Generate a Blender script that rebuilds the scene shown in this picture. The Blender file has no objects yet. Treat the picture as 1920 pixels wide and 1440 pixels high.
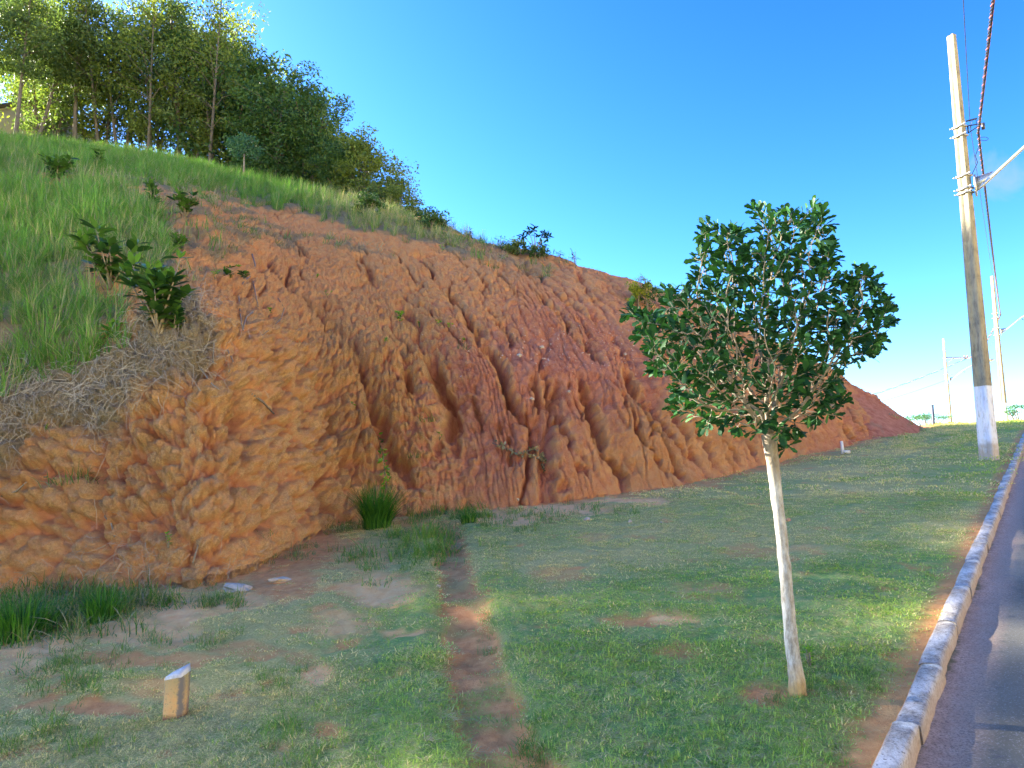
import bpy, bmesh, math, random
import numpy as np
from mathutils import Vector, Matrix
from mathutils.bvhtree import BVHTree

random.seed(7)
rng = np.random.default_rng(11)
SC = bpy.context.scene
COL = SC.collection
# ------------------------------------------------------------------ camera
F = 1350.0
PITCH = math.radians(7.8)
CAMZ = 1.6
cam_d = bpy.data.cameras.new('camera')
cam = bpy.data.objects.new('camera', cam_d)
COL.objects.link(cam)
cam.location = (0, 0, CAMZ)
cam.rotation_euler = (math.pi/2 + PITCH, 0, 0)
cam_d.sensor_width = 36
cam_d.lens = F/1920*36
cam_d.clip_start = 0.05
cam_d.clip_end = 3000
SC.camera = cam
# ------------------------------------------------------------------ sun + sky
SUN_AZ = math.radians(-66)      # measured from +Y towards +X
SUN_EL = math.radians(24)
sd = Vector((math.sin(SUN_AZ)*math.cos(SUN_EL), math.cos(SUN_AZ)*math.cos(SUN_EL), math.sin(SUN_EL)))
sl = bpy.data.lights.new('sun', 'SUN')
sl.energy = 5.0
sl.angle = math.radians(0.6)
sl.color = (1.0, 0.9, 0.72)
so = bpy.data.objects.new('sun', sl)
COL.objects.link(so)
so.rotation_euler = sd.to_track_quat('Z', 'Y').to_euler()
so.location = sd*60
W = bpy.data.worlds.new('World')
SC.world = W
W.use_nodes = True
wn = W.node_tree
wn.nodes.clear()
def N(nt, t, **kw):
    n = nt.nodes.new(t)
    for k, v in kw.items():
        if k.startswith('i_'):
            n.inputs[int(k[2:]) if k[2:].isdigit() else k[2:]].default_value = v
        else:
            setattr(n, k, v)
    return n
sky = N(wn, 'ShaderNodeTexSky', sky_type='NISHITA')
sky.sun_disc = False
sky.sun_elevation = SUN_EL
sky.sun_rotation = SUN_AZ
sky.altitude = 300
sky.air_density = 1.0
sky.dust_density = 0.7
sky.ozone_density = 3.0
hs = N(wn, 'ShaderNodeHueSaturation')
hs.inputs['Hue'].default_value = 0.506
hs.inputs['Saturation'].default_value = 1.14
hs.inputs['Value'].default_value = 1.0
bg = N(wn, 'ShaderNodeBackground')
bg.inputs['Strength'].default_value = 0.037
wo = N(wn, 'ShaderNodeOutputWorld')
gmn = N(wn, 'ShaderNodeGamma'); gmn.inputs[1].default_value = 1.5
wn.links.new(sky.outputs[0], gmn.inputs[0])
wn.links.new(gmn.outputs[0], hs.inputs['Color'])
# small fair-weather wisp low in the sky, by direction
tc = N(wn, 'ShaderNodeTexCoord')
wnz = N(wn, 'ShaderNodeTexNoise')
wnz.inputs['Scale'].default_value = 22
wnz.inputs['Detail'].default_value = 5
wnz.inputs['Distortion'].default_value = 0.8
wn.links.new(tc.outputs['Generated'], wnz.inputs['Vector'])
def cloud_at(direction, radius, prev, dens=.8):
    dv = N(wn, 'ShaderNodeVectorMath', operation='DISTANCE')
    wn.links.new(tc.outputs['Generated'], dv.inputs[0])
    dv.inputs[1].default_value = direction
    mr = N(wn, 'ShaderNodeMapRange')
    mr.inputs['From Min'].default_value = radius
    mr.inputs['From Max'].default_value = radius*0.15
    wn.links.new(dv.outputs['Value'], mr.inputs['Value'])
    m1 = N(wn, 'ShaderNodeMapRange')
    m1.inputs['From Min'].default_value = 0.44
    m1.inputs['From Max'].default_value = 0.75
    wn.links.new(wnz.outputs['Fac'], m1.inputs['Value'])
    m0 = N(wn, 'ShaderNodeMath', operation='MULTIPLY'); m0.inputs[1].default_value = .62
    wn.links.new(mr.outputs[0], m0.inputs[0])
    ma = N(wn, 'ShaderNodeMath', operation='ADD'); wn.links.new(m0.outputs[0], ma.inputs[0]); wn.links.new(wnz.outputs['Fac'], ma.inputs[1])
    m2 = N(wn, 'ShaderNodeMapRange'); m2.inputs['From Min'].default_value = .84; m2.inputs['From Max'].default_value = 1.2; m2.inputs['To Max'].default_value = dens
    wn.links.new(ma.outputs[0], m2.inputs['Value'])
    mx = N(wn, 'ShaderNodeMixRGB')
    wn.links.new(m2.outputs[0], mx.inputs[0])
    wn.links.new(prev, mx.inputs[1])
    mx.inputs[2].default_value = (1.6, 2.3, 3.0, 1)
    return mx.outputs[0]
def raydir(px, py):
    a = (px-960)/F; b = (720-py)/F
    v = Vector((a, math.cos(PITCH)-b*math.sin(PITCH), math.sin(PITCH)+b*math.cos(PITCH)))
    return v
c_out = cloud_at(raydir(1885, 332).normalized(), 0.065, hs.outputs[0])
#c_out = cloud_at(raydir(1088, 318).normalized(), 0.022, c_out, .25)
wn.links.new(c_out, bg.inputs['Color'])
wn.links.new(bg.outputs[0], wo.inputs['Surface'])
SC.view_settings.view_transform = 'Standard'
SC.view_settings.look = 'None'
SC.view_settings.gamma = 1
SC.view_settings.exposure = 3.1
SC.view_settings.use_curve_mapping = False
SC.render.engine = 'CYCLES'
SC.cycles.max_bounces = 8
SC.cycles.transparent_max_bounces = 12

# ------------------------------------------------------------------ projection helpers
CP, SP = math.cos(PITCH), math.sin(PITCH)
def at(px, py, D):
    v = raydir(px, py)
    return Vector((v.x/v.y*D, D, CAMZ + v.z/v.y*D))
def proj(P):
    x = P[..., 0]; y = P[..., 1]; z = P[..., 2]-CAMZ
    zc = y*CP + z*SP
    yc = -y*SP + z*CP
    zc = np.where(zc < 0.05, 0.05, zc)
    return 960+F*x/zc, 720-F*yc/zc

# ------------------------------------------------------------------ ground function
RAZ = math.radians(37.3)
RU = (math.sin(RAZ), math.cos(RAZ))
RL = (math.cos(RAZ), -math.sin(RAZ))
_r = np.array([-600, -60, -20, 0, 18, 24, 30, 38, 50, 65, 90, 200, 600.])
_s = np.array([0.0, 0.0, .10, .13, .13, .11, .085, .06, .03, 0.0, -.03, -.02, 0])
_rr = np.linspace(-600, 600, 6001)
_ss = np.interp(_rr, _r, _s)
_zz = np.concatenate([[0], np.cumsum((_ss[1:]+_ss[:-1])/2*(_rr[1]-_rr[0]))])
_zz -= np.interp(0, _rr, _zz)
def base_z(x, y):
    return np.interp(x*RU[0]+y*RU[1], _rr, _zz)
def hit_ground(px, py):
    v = raydir(px, py); lo, hi = 0.5, 80.0
    dx, dz = v.x/v.y, v.z/v.y
    t = np.linspace(0.5, 80, 3000)
    h = CAMZ+dz*t-base_z(dx*t, t)
    i = np.argmax(h < 0)
    if h[i] >= 0: i = int(np.argmin(h))
    D = t[i]
    return Vector((dx*D, D, float(base_z(dx*D, D))))
kp = [hit_ground(*p) for p in [(1685, 1440), (1722, 1300), (1763, 1200), (1807, 1100), (1854, 1000), (1889, 905)]]
KOFF = float(np.mean([p.x*RL[0]+p.y*RL[1] for p in kp]))     # lateral position of kerb centre
print('kerb offs', [round(p.x*RL[0]+p.y*RL[1], 2) for p in kp])
def lat(x, y): return x*RL[0]+y*RL[1]-KOFF
def rd(x, y): return x*RU[0]+y*RU[1]
def from_road(r, q): return (r*RU[0]+(q+KOFF)*RL[0], r*RU[1]+(q+KOFF)*RL[1])

# ------------------------------------------------------------------ numpy noise
def _hash(ix, iy, iz, seed):
    h = (ix*374761393 + iy*668265263 + iz*2147483647 + seed*1274126177) & 0xFFFFFFFF
    h = ((h ^ (h >> 13))*1274126177) & 0xFFFFFFFF
    h = ((h ^ (h >> 16))*2246822519) & 0xFFFFFFFF
    return h ^ (h >> 15)
def noise(x, y, z=None, seed=0):
    if z is None: z = np.zeros_like(x)
    x = np.asarray(x, float); y = np.asarray(y, float); z = np.asarray(z, float)
    ix = np.floor(x).astype(np.int64); iy = np.floor(y).astype(np.int64); iz = np.floor(z).astype(np.int64)
    fx, fy, fz = x-ix, y-iy, z-iz
    u = fx*fx*fx*(fx*(fx*6-15)+10); v = fy*fy*fy*(fy*(fy*6-15)+10); w = fz*fz*fz*(fz*(fz*6-15)+10)
    def g(dx, dy, dz):
        h = _hash(ix+dx, iy+dy, iz+dz, seed)
        gx = (h & 1023)/511.5-1; gy = ((h >> 10) & 1023)/511.5-1; gz = ((h >> 20) & 1023)/511.5-1
        return gx*(fx-dx)+gy*(fy-dy)+gz*(fz-dz)
    a = g(0,0,0)*(1-u)+g(1,0,0)*u; b = g(0,1,0)*(1-u)+g(1,1,0)*u
    c = g(0,0,1)*(1-u)+g(1,0,1)*u; d = g(0,1,1)*(1-u)+g(1,1,1)*u
    return ((a*(1-v)+b*v)*(1-w)+(c*(1-v)+d*v)*w)*1.25
def noise2(x, y, seed=0):
    x = np.asarray(x, float); y = np.asarray(y, float)
    ix = np.floor(x).astype(np.int64); iy = np.floor(y).astype(np.int64)
    fx, fy = x-ix, y-iy
    u = fx*fx*fx*(fx*(fx*6-15)+10); v = fy*fy*fy*(fy*(fy*6-15)+10)
    def g(dx, dy):
        h = _hash(ix+dx, iy+dy, 0, seed)
        an = (h & 4095)/4096*2*np.pi
        return np.cos(an)*(fx-dx)+np.sin(an)*(fy-dy)
    a = g(0,0)*(1-u)+g(1,0)*u; b = g(0,1)*(1-u)+g(1,1)*u
    return (a*(1-v)+b*v)*1.5
def fbm2(x, y, o=4, seed=0):
    s = 0; a = 1; t = 0
    for k in range(o):
        s = s+a*noise2(x*2**k, y*2**k, seed+k*7); t += a; a *= .5
    return s/t
def worley(x, y, seed=0):
    ix = np.floor(x).astype(np.int64); iy = np.floor(y).astype(np.int64)
    f1 = np.full(x.shape, 9.0); f2 = np.full(x.shape, 9.0); cid = np.zeros(x.shape)
    z0 = np.zeros_like(ix)
    for dx in (-1, 0, 1):
        for dy in (-1, 0, 1):
            h = _hash(ix+dx, iy+dy, z0, seed)
            px = ix+dx+(h & 1023)/1023; py = iy+dy+((h >> 10) & 1023)/1023
            d = np.sqrt((x-px)**2+(y-py)**2)
            new = d < f1
            f2 = np.where(new, f1, np.minimum(f2, d))
            cid = np.where(new, ((h >> 20) & 1023)/1023, cid)
            f1 = np.where(new, d, f1)
    return f1, f2, cid
def sstep(a, b, x):
    t = np.clip((x-a)/(b-a), 0, 1); return t*t*(3-2*t)
def in_poly(px, py, poly):
    inside = np.zeros(px.shape, bool)
    n = len(poly)
    for i in range(n):
        x1, y1 = poly[i]; x2, y2 = poly[(i+1) % n]
        if y1 == y2: continue
        c = ((y1 > py) != (y2 > py)) & (px < (x2-x1)*(py-y1)/(y2-y1)+x1)
        inside ^= c
    return inside
def seg_dist(P, A, B):
    AB = B-A; t = np.clip(((P-A)@AB)/max(AB@AB, 1e-9), 0, 1)
    return np.linalg.norm(P-(A+t[..., None]*AB), axis=-1), t

# ------------------------------------------------------------------ mesh / object helpers
def mesh_np(name, V, Fc, mat=None, smooth=False, attrs=None):
    me = bpy.data.meshes.new(name)
    V = np.asarray(V, np.float32).reshape(-1, 3)
    me.vertices.add(len(V)); me.vertices.foreach_set('co', V.ravel())
    if isinstance(Fc, (list, tuple)) and len(Fc) and not np.isscalar(Fc[0]) and len({len(f) for f in Fc}) > 1:
        tot = np.array([len(f) for f in Fc], np.int32); idx = np.concatenate([np.asarray(f) for f in Fc]).astype(np.int32)
    else:
        Fa = np.asarray(Fc, np.int32)
        tot = np.full(len(Fa), Fa.shape[1] if len(Fa) else 3, np.int32); idx = Fa.ravel()
    me.loops.add(len(idx)); me.loops.foreach_set('vertex_index', idx)
    me.polygons.add(len(tot))
    st = np.concatenate([[0], np.cumsum(tot)[:-1]]).astype(np.int32) if len(tot) else np.zeros(0, np.int32)
    me.polygons.foreach_set('loop_start', st); me.polygons.foreach_set('loop_total', tot)
    if smooth: me.polygons.foreach_set('use_smooth', np.ones(len(tot), bool))
    if attrs:
        for k, a in attrs.items():
            at_ = me.attributes.new(k, 'FLOAT', 'POINT'); at_.data.foreach_set('value', np.asarray(a, np.float32).ravel())
    me.update(calc_edges=True); me.validate()
    if mat: me.materials.append(mat)
    return me
def link(name, me, parent=None, loc=None, kind=None, label=None, cat=None, group=None):
    o = bpy.data.objects.new(name, me); COL.objects.link(o)
    if parent: o.parent = parent
    if loc is not None: o.location = loc
    if kind: o['kind'] = kind
    if label: o['label'] = label
    if cat: o['category'] = cat
    if group: o['group'] = group
    return o
def thing(name, label, cat, loc=(0, 0, 0), group=None, rz=0):
    o = link(name, None, loc=loc, label=label, cat=cat, group=group)
    o.rotation_euler = (0, 0, rz); o.empty_display_size = .2
    return o
class MB:
    """collects simple solids into one mesh"""
    def __init__(s): s.V = []; s.F = []; s.n = 0
    def add(s, V, F_):
        V = np.asarray(V, float).reshape(-1, 3)
        s.V.append(V); s.F += [tuple(int(i)+s.n for i in f) for f in F_]; s.n += len(V)
    def tube(s, pts, rad, n=8, cap=True):
        pts = [Vector(p) for p in pts]
        if np.isscalar(rad): rad = [rad]*len(pts)
        up = Vector((0.13, 0.21, 1)).normalized(); prev = None; V = []
        for i, p in enumerate(pts):
            d = (pts[min(i+1, len(pts)-1)]-pts[max(i-1, 0)])
            d = d.normalized() if d.length > 1e-9 else Vector((0, 0, 1))
            a = prev if prev is not None else (up if abs(d.dot(up)) < .9 else Vector((1, 0, 0)))
            a = (a-d*a.dot(d)).normalized(); prev = a; b = d.cross(a)
            for k in range(n):
                t = 2*math.pi*k/n
                V.append(p+(a*math.cos(t)+b*math.sin(t))*rad[i])
        F_ = []
        for i in range(len(pts)-1):
            for k in range(n):
                k2 = (k+1) % n
                F_.append((i*n+k, i*n+k2, (i+1)*n+k2, (i+1)*n+k))
        if cap:
            F_.append(tuple(range(n-1, -1, -1))); F_.append(tuple(range((len(pts)-1)*n, len(pts)*n)))
        s.add([tuple(v) for v in V], F_)
    def box(s, c, size, M=None):
        V = []
        for dx in (-.5, .5):
            for dy in (-.5, .5):
                for dz in (-.5, .5):
                    v = Vector((dx*size[0], dy*size[1], dz*size[2]))
                    if M: v = M @ v
                    V.append(v+Vector(c))
        s.add([tuple(v) for v in V], [(0,1,3,2),(4,6,7,5),(0,4,5,1),(2,3,7,6),(0,2,6,4),(1,5,7,3)])
    def prism(s, prof, z0, z1, sc=1.0, off=(0, 0)):
        n = len(prof); V = [(x, y, z0) for x, y in prof]+[(x*sc+off[0], y*sc+off[1], z1) for x, y in prof]
        s.add(V, [tuple(range(n-1, -1, -1)), tuple(range(n, 2*n))]+[(i, (i+1) % n, n+(i+1) % n, n+i) for i in range(n)])
    def mesh(s, name, mat, smooth=False):
        return mesh_np(name, np.concatenate(s.V), s.F, mat, smooth)

# ------------------------------------------------------------------ materials
def new_mat(name):
    m = bpy.data.materials.new(name); m.use_nodes = True
    nt = m.node_tree; b = nt.nodes['Principled BSDF']; b.inputs['Roughness'].default_value = .85
    return m, nt, b
def mixc(nt, fac, a, b, blend='MIX'):
    m = N(nt, 'ShaderNodeMixRGB'); m.blend_type = blend
    for s_, v in ((0, fac), (1, a), (2, b)):
        if hasattr(v, 'links'): nt.links.new(v, m.inputs[s_])
        else: m.inputs[s_].default_value = v if np.isscalar(v) else (*v[:3], 1)
    return m.outputs[0]
def mrange(nt, v, a, b, c=0, d=1):
    m = N(nt, 'ShaderNodeMapRange'); nt.links.new(v, m.inputs[0])
    m.inputs[1].default_value = a; m.inputs[2].default_value = b; m.inputs[3].default_value = c; m.inputs[4].default_value = d
    return m.outputs[0]
def mmath(nt, op, a, b=0.0):
    m = N(nt, 'ShaderNodeMath', operation=op)
    for i, v in enumerate((a, b)):
        if hasattr(v, 'links'): nt.links.new(v, m.inputs[i])
        else: m.inputs[i].default_value = v
    return m.outputs[0]
def tnoise(nt, scale, detail=5, rough=.6, coord='Object', vec=None, scl=None, dist=0):
    t = N(nt, 'ShaderNodeTexNoise'); t.inputs['Scale'].default_value = scale
    t.inputs['Detail'].default_value = detail; t.inputs['Roughness'].default_value = rough; t.inputs['Distortion'].default_value = dist
    c = N(nt, 'ShaderNodeTexCoord')
    o = c.outputs[coord]
    if scl:
        mp = N(nt, 'ShaderNodeMapping'); mp.inputs['Scale'].default_value = scl
        nt.links.new(o, mp.inputs[0]); o = mp.outputs[0]
    nt.links.new(o, t.inputs['Vector'])
    return t.outputs['Fac']
def tattr(nt, name, kind='GEOMETRY'):
    a = N(nt, 'ShaderNodeAttribute'); a.attribute_name = name; a.attribute_type = kind
    return a.outputs['Fac']
def bump(nt, b, h, strength=.4, dist=.02, prev=None):
    n = N(nt, 'ShaderNodeBump'); n.inputs['Strength'].default_value = strength; n.inputs['Distance'].default_value = dist
    nt.links.new(h, n.inputs['Height'])
    if prev: nt.links.new(prev, n.inputs['Normal'])
    nt.links.new(n.outputs[0], b.inputs['Normal'])
    return n.outputs[0]
def setc(nt, b, c): nt.links.new(c, b.inputs['Base Color'])

def soil_mat():
    m, nt, b = new_mat('red_earth')
    red = tattr(nt, 'red'); crust_shade = tattr(nt, 'crust_shade'); cover = tattr(nt, 'cover')
    n1 = tnoise(nt, .55, 5, .6); n2 = tnoise(nt, 4.5, 6, .7); n3 = tnoise(nt, 38, 5, .75)
    org = mixc(nt, mrange(nt, n1, .35, .7), (.80, .345, .135), (.73, .30, .11))
    org = mixc(nt, mrange(nt, n2, .35, .75), org, (.82, .46, .22))
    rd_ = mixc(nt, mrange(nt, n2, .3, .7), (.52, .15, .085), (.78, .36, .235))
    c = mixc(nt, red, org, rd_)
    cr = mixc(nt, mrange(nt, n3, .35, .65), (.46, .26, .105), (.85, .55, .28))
    c = mixc(nt, mmath(nt, 'MULTIPLY', crust_shade, mrange(nt, n2, .25, .6)), c, cr)  # real dry crust, also lightening the bumps to paint in crevice contrast
    # dry litter and thin growth over the soil
    lit = mixc(nt, mrange(nt, n3, .3, .7), (.12, .12, .06), (.44, .39, .29))
    c = mixc(nt, cover, c, lit)
    sp = mrange(nt, n3, .60, .72)
    c = mixc(nt, mmath(nt, 'MULTIPLY', sp, .75), c, (.17, .065, .03))
    c = mixc(nt, mmath(nt, 'MULTIPLY', mrange(nt, n3, .46, .30), .55), c, (.80, .42, .20))
    sp2 = mrange(nt, tnoise(nt, 70, 4, .7), .60, .72)
    c = mixc(nt, mmath(nt, 'MULTIPLY', sp2, .5), c, (.80, .48, .30))
    setc(nt, b, c); b.inputs['Roughness'].default_value = .95
    b.inputs['Specular IOR Level'].default_value = .15
    p = bump(nt, b, n3, 1.0, .06)
    bump(nt, b, tnoise(nt, 95, 4, .7), 1.0, .03, p)
    return m
def ground_mat():
    m, nt, b = new_mat('lawn_soil')
    bare = tattr(nt, 'bare'); pale = tattr(nt, 'pale'); lush = tattr(nt, 'lush')
    n1 = tnoise(nt, 1.1, 5, .6); n2 = tnoise(nt, 9, 6, .7); n3 = tnoise(nt, 60, 5, .8, scl=(1, 1, .3))
    th = mixc(nt, mrange(nt, n3, .3, .7), (.30, .26, .07), (.76, .60, .25))
    g = mixc(nt, mrange(nt, n3, .3, .7), (.10, .22, .045), (.28, .42, .13))
    gg = mixc(nt, mmath(nt, 'MULTIPLY', lush, mrange(nt, n2, .25, .6)), th, g)
    so_ = mixc(nt, mrange(nt, n2, .3, .7), (.62, .225, .075), (.84, .42, .16))
    so_ = mixc(nt, pale, so_, mixc(nt, mrange(nt, n2, .3, .7), (.88, .43, .16), (.95, .62, .29)))
    c = mixc(nt, bare, gg, so_)
    setc(nt, b, c); b.inputs['Roughness'].default_value = .95; b.inputs['Specular IOR Level'].default_value = .15
    p = bump(nt, b, n3, .8, .02); bump(nt, b, n2, .4, .03, p)
    return m
def leaf_mat(name, dark, light, trans=.25, rough=.5, tcol=None, spec=.3, vary='OBJECT'):
    m, nt, b = new_mat(name)
    g = tattr(nt, 'tone')
    c = mixc(nt, g, dark, light); setc(nt, b, c)
    b.inputs['Roughness'].default_value = rough; b.inputs['Specular IOR Level'].default_value = spec
    if trans:
        t = N(nt, 'ShaderNodeBsdfTranslucent')
        nt.links.new(mixc(nt, 1.0, c, tcol or (1.5, 1.6, .6), 'MULTIPLY'), t.inputs[0])
        mx = N(nt, 'ShaderNodeMixShader'); mx.inputs[0].default_value = trans
        nt.links.new(b.outputs[0], mx.inputs[1]); nt.links.new(t.outputs[0], mx.inputs[2])
        nt.links.new(mx.outputs[0], nt.nodes['Material Output'].inputs[0])
    return m
def blade_mat(name, dark, light, dry, trans=.3):
    m, nt, b = new_mat(name)
    inst = tattr(nt, 'tone', 'INSTANCER'); dr = tattr(nt, 'dry', 'INSTANCER')
    r = tattr(nt, 'rnd')
    c = mixc(nt, mmath(nt, 'ADD', mmath(nt, 'MULTIPLY', inst, .7), mmath(nt, 'MULTIPLY', r, .3)), dark, light)
    f = mrange(nt, mmath(nt, 'SUBTRACT', dr, r), -.08, .08)
    c = mixc(nt, f, c, dry)
    setc(nt, b, c); b.inputs['Roughness'].default_value = .6; b.inputs['Specular IOR Level'].default_value = .25
    t = N(nt, 'ShaderNodeBsdfTranslucent'); nt.links.new(mixc(nt, 1.0, c, (1.2, 1.3, .7), 'MULTIPLY'), t.inputs[0])
    mx = N(nt, 'ShaderNodeMixShader'); mx.inputs[0].default_value = trans
    nt.links.new(b.outputs[0], mx.inputs[1]); nt.links.new(t.outputs[0], mx.inputs[2])
    nt.links.new(mx.outputs[0], nt.nodes['Material Output'].inputs[0])
    return m
def plain(name, a, b_=None, scale=20, rough=.8, bumpd=.004, metal=0, scl=None):
    m, nt, b = new_mat(name)
    n = tnoise(nt, scale, 6, .7, scl=scl)
    setc(nt, b, mixc(nt, mrange(nt, n, .3, .7), a, b_ or a))
    b.inputs['Roughness'].default_value = rough; b.inputs['Metallic'].default_value = metal
    if bumpd: bump(nt, b, n, .6, bumpd)
    return m
M_soil = soil_mat(); M_ground = ground_mat()

# ------------------------------------------------------------------ hill sheet
# each column: base pixel, top pixel and its distance forward; the column runs down the fall line
cols = [((-1500, 1400), (-2300, 160), 17), ((-900, 1250), (-1000, 150), 19), ((-380, 1160), (-380, 235), 23), ((0, 1112), (0, 268), 26), ((250, 1105), (170, 292), 27.5),
        ((430, 1080), (300, 312), 28), ((620, 990), (420, 335), 28), ((800, 962), (545, 360), 26.5), ((1000, 948), (690, 398), 24),
        ((1160, 925), (800, 432), 22.3), ((1300, 906), (880, 455), 21.2), ((1440, 871), (1045, 492), 21.3), ((1530, 850), (1200, 533), 21.8), ((1600, 833), (1350, 587), 22.2),
        ((1680, 810), (1560, 700), 22), ((1712, 801), (1668, 766), 21.8), ((1726, 798), (1724, 799), 21.5)]
Bp = []; Tp = []
for (b_, t_, D) in cols:
    if b_[0] < -600:
        Bp.append(np.array({-1500: (-12, 2.5, 0), -900: (-9.2, 5.2, 0)}[b_[0]], float))
        Bp[-1][2] = base_z(Bp[-1][0], Bp[-1][1])
    else:
        Bp.append(np.array(hit_ground(*b_)))
    Tp.append(np.array(at(t_[0], t_[1], D)))
Bp = np.array(Bp); Tp = np.array(Tp)
print('base', np.round(Bp, 1).tolist()); print('top', np.round(Tp, 1).tolist())
K = len(cols)
def catmull(P, t):
    i = np.clip(np.floor(t).astype(int), 0, len(P)-2); f = (t-i)[:, None]
    p0 = P[np.clip(i-1, 0, len(P)-1)]; p1 = P[i]; p2 = P[i+1]; p3 = P[np.clip(i+2, 0, len(P)-1)]
    return .5*((2*p1)+(-p0+p2)*f+(2*p0-5*p1+4*p2-p3)*f*f+(-p0+3*p1-3*p2+p3)*f**3)
# column parameter: dense where seen
tk = np.array([0, 1, 2, 3, 4, 5, 6, 7, 8, 9, 10, 11, 12, 13, 14, 15, 16.])
wk = np.array([8, 14, 40, 70, 80, 95, 105, 100, 90, 80, 75, 60, 50, 60, 40, 20])
tt = np.concatenate([np.linspace(tk[i], tk[i+1], wk[i], endpoint=False) for i in range(K-1)]+[[16.]])
Bc = catmull(Bp, tt); Tc = catmull(Tp, tt)
arc = np.concatenate([[0], np.cumsum(np.linalg.norm(np.diff((Bc*.6+Tc*.4), axis=0), axis=1))])
NT = len(tt)
vv = np.concatenate([np.linspace(-.06, 0, 4, endpoint=False), np.linspace(0, 1.04**(1/1.35), 640, endpoint=False)**1.35, np.linspace(1.04, 1.6, 24), [2.2, 3.2]])
NV = len(vv)
VV, TT = np.meshgrid(vv, tt)                # shape NT,NV
ARC = np.repeat(arc[:, None], NV, 1)
v1 = np.clip(VV, 0, 1)
hor = Bc[:, None, :2]+(Tc-Bc)[:, None, :2]*VV[..., None]
dz = (Tc-Bc)[:, 2][:, None]
steep = np.interp(TT, [0, 4, 7, 9, 12, 16], [1.12, 1.18, 1.3, 1.45, 1.35, 1.1])
bank_a = np.interp(TT, [0, 2, 5, 7, 9, 12, 16], [.14, .155, .155, .15, .15, .12, .0]); bank_w = np.interp(TT, [0, 5, 7, 9, 12, 16], [.082, .082, .09, .105, .12, .12])
prof = (1-bank_a)*(1-(1-v1)**steep)+bank_a*(1-(1-np.clip(v1/bank_w, 0, 1))**1.6)
zz = Bc[:, 2][:, None]+dz*prof
over = np.clip(VV-1, 0, 3)
slope_end = np.interp(TT, [0, 6, 8, 10, 16], [.12, .10, .02, -.15, -.4])
span = np.linalg.norm((Tc-Bc)[:, :2], axis=1)[:, None]
zz = zz+over*span*slope_end-over**2*span*.08
zz = zz+np.minimum(VV, 0)*dz*1.6-np.where(VV < 0, .05, 0)
P0 = np.dstack([hor, zz])
dT = np.gradient(P0, axis=0); dV = np.gradient(P0, axis=1)
Nn = np.cross(dT, dV); Nn /= np.linalg.norm(Nn, axis=2, keepdims=True)+1e-9
if Nn[NT//2, NV//3, 2] < 0: Nn = -Nn
PX, PY = proj(P0)
LEN = np.sqrt(span**2+dz**2)
VM = VV*LEN                                  # metres up the slope
S_ = P0[..., 0]*.8+P0[..., 1]*.6; U_ = np.concatenate([np.zeros((NT, 1)), np.cumsum(np.linalg.norm(np.diff(P0, axis=1), axis=2), axis=1)], 1)
# --- masks traced from the photo, on the slope surface
wx = PX+28*fbm2(S_*1.1, U_*1.1, 4, 3)+10*noise2(S_*5, U_*5, 5); wy = PY+28*fbm2(S_*1.1, U_*1.1, 4, 9)+10*noise2(S_*5, U_*5, 6)
tall = in_poly(wx, wy, [(-900, 285), (60, 300), (170, 335), (230, 360), (300, 408), (322, 470), (318, 500), (300, 560), (345, 610), (330, 640), (250, 655), (160, 700), (40, 735), (-900, 760)])
drys = in_poly(wx, wy, [(-900, 700), (40, 720), (160, 685), (250, 640), (330, 560), (375, 590), (405, 700), (330, 730), (270, 745), (230, 810), (80, 810), (40, 900), (-900, 900)])
sparse = in_poly(wx, wy, [(-900, 230), (200, 280), (420, 330), (470, 400), (520, 425), (700, 455), (760, 475), (560, 470), (480, 450), (430, 500), (380, 520), (350, 600), (300, 560), (300, 420), (170, 345), (-900, 290)])
band = in_poly(wx, wy, [(-900, 200), (0, 230), (200, 260), (440, 320), (640, 360), (830, 430), (900, 452), (860, 462), (700, 430), (560, 395), (480, 378), (420, 362), (300, 345), (120, 320), (-900, 290)]) | ((VV > .985) & (TT < 9.6))
band2 = in_poly(wx, wy, [(820, 432), (900, 448), (1010, 480), (1060, 497), (1030, 505), (900, 487), (830, 462), (740, 452)])
for (cx_, cy_, cr_) in ((295, 585, 62), (205, 520, 48), (105, 322, 42), (205, 625, 26), (325, 610, 30)): tall &= np.hypot(PX-cx_, PY-cy_) > cr_
def blur(a, k=4):
    a = a.astype(float)
    for ax in (0, 1):
        c = np.cumsum(np.pad(a, [(k+1, k) if i == ax else (0, 0) for i in (0, 1)], mode='edge'), axis=ax)
        a = (np.take(c, range(2*k+1, c.shape[ax]), ax)-np.take(c, range(0, c.shape[ax]-2*k-1), ax))/(2*k+1)
    return a
bareM = 1-np.clip(blur(tall | band, 5), 0, 1)
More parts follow.
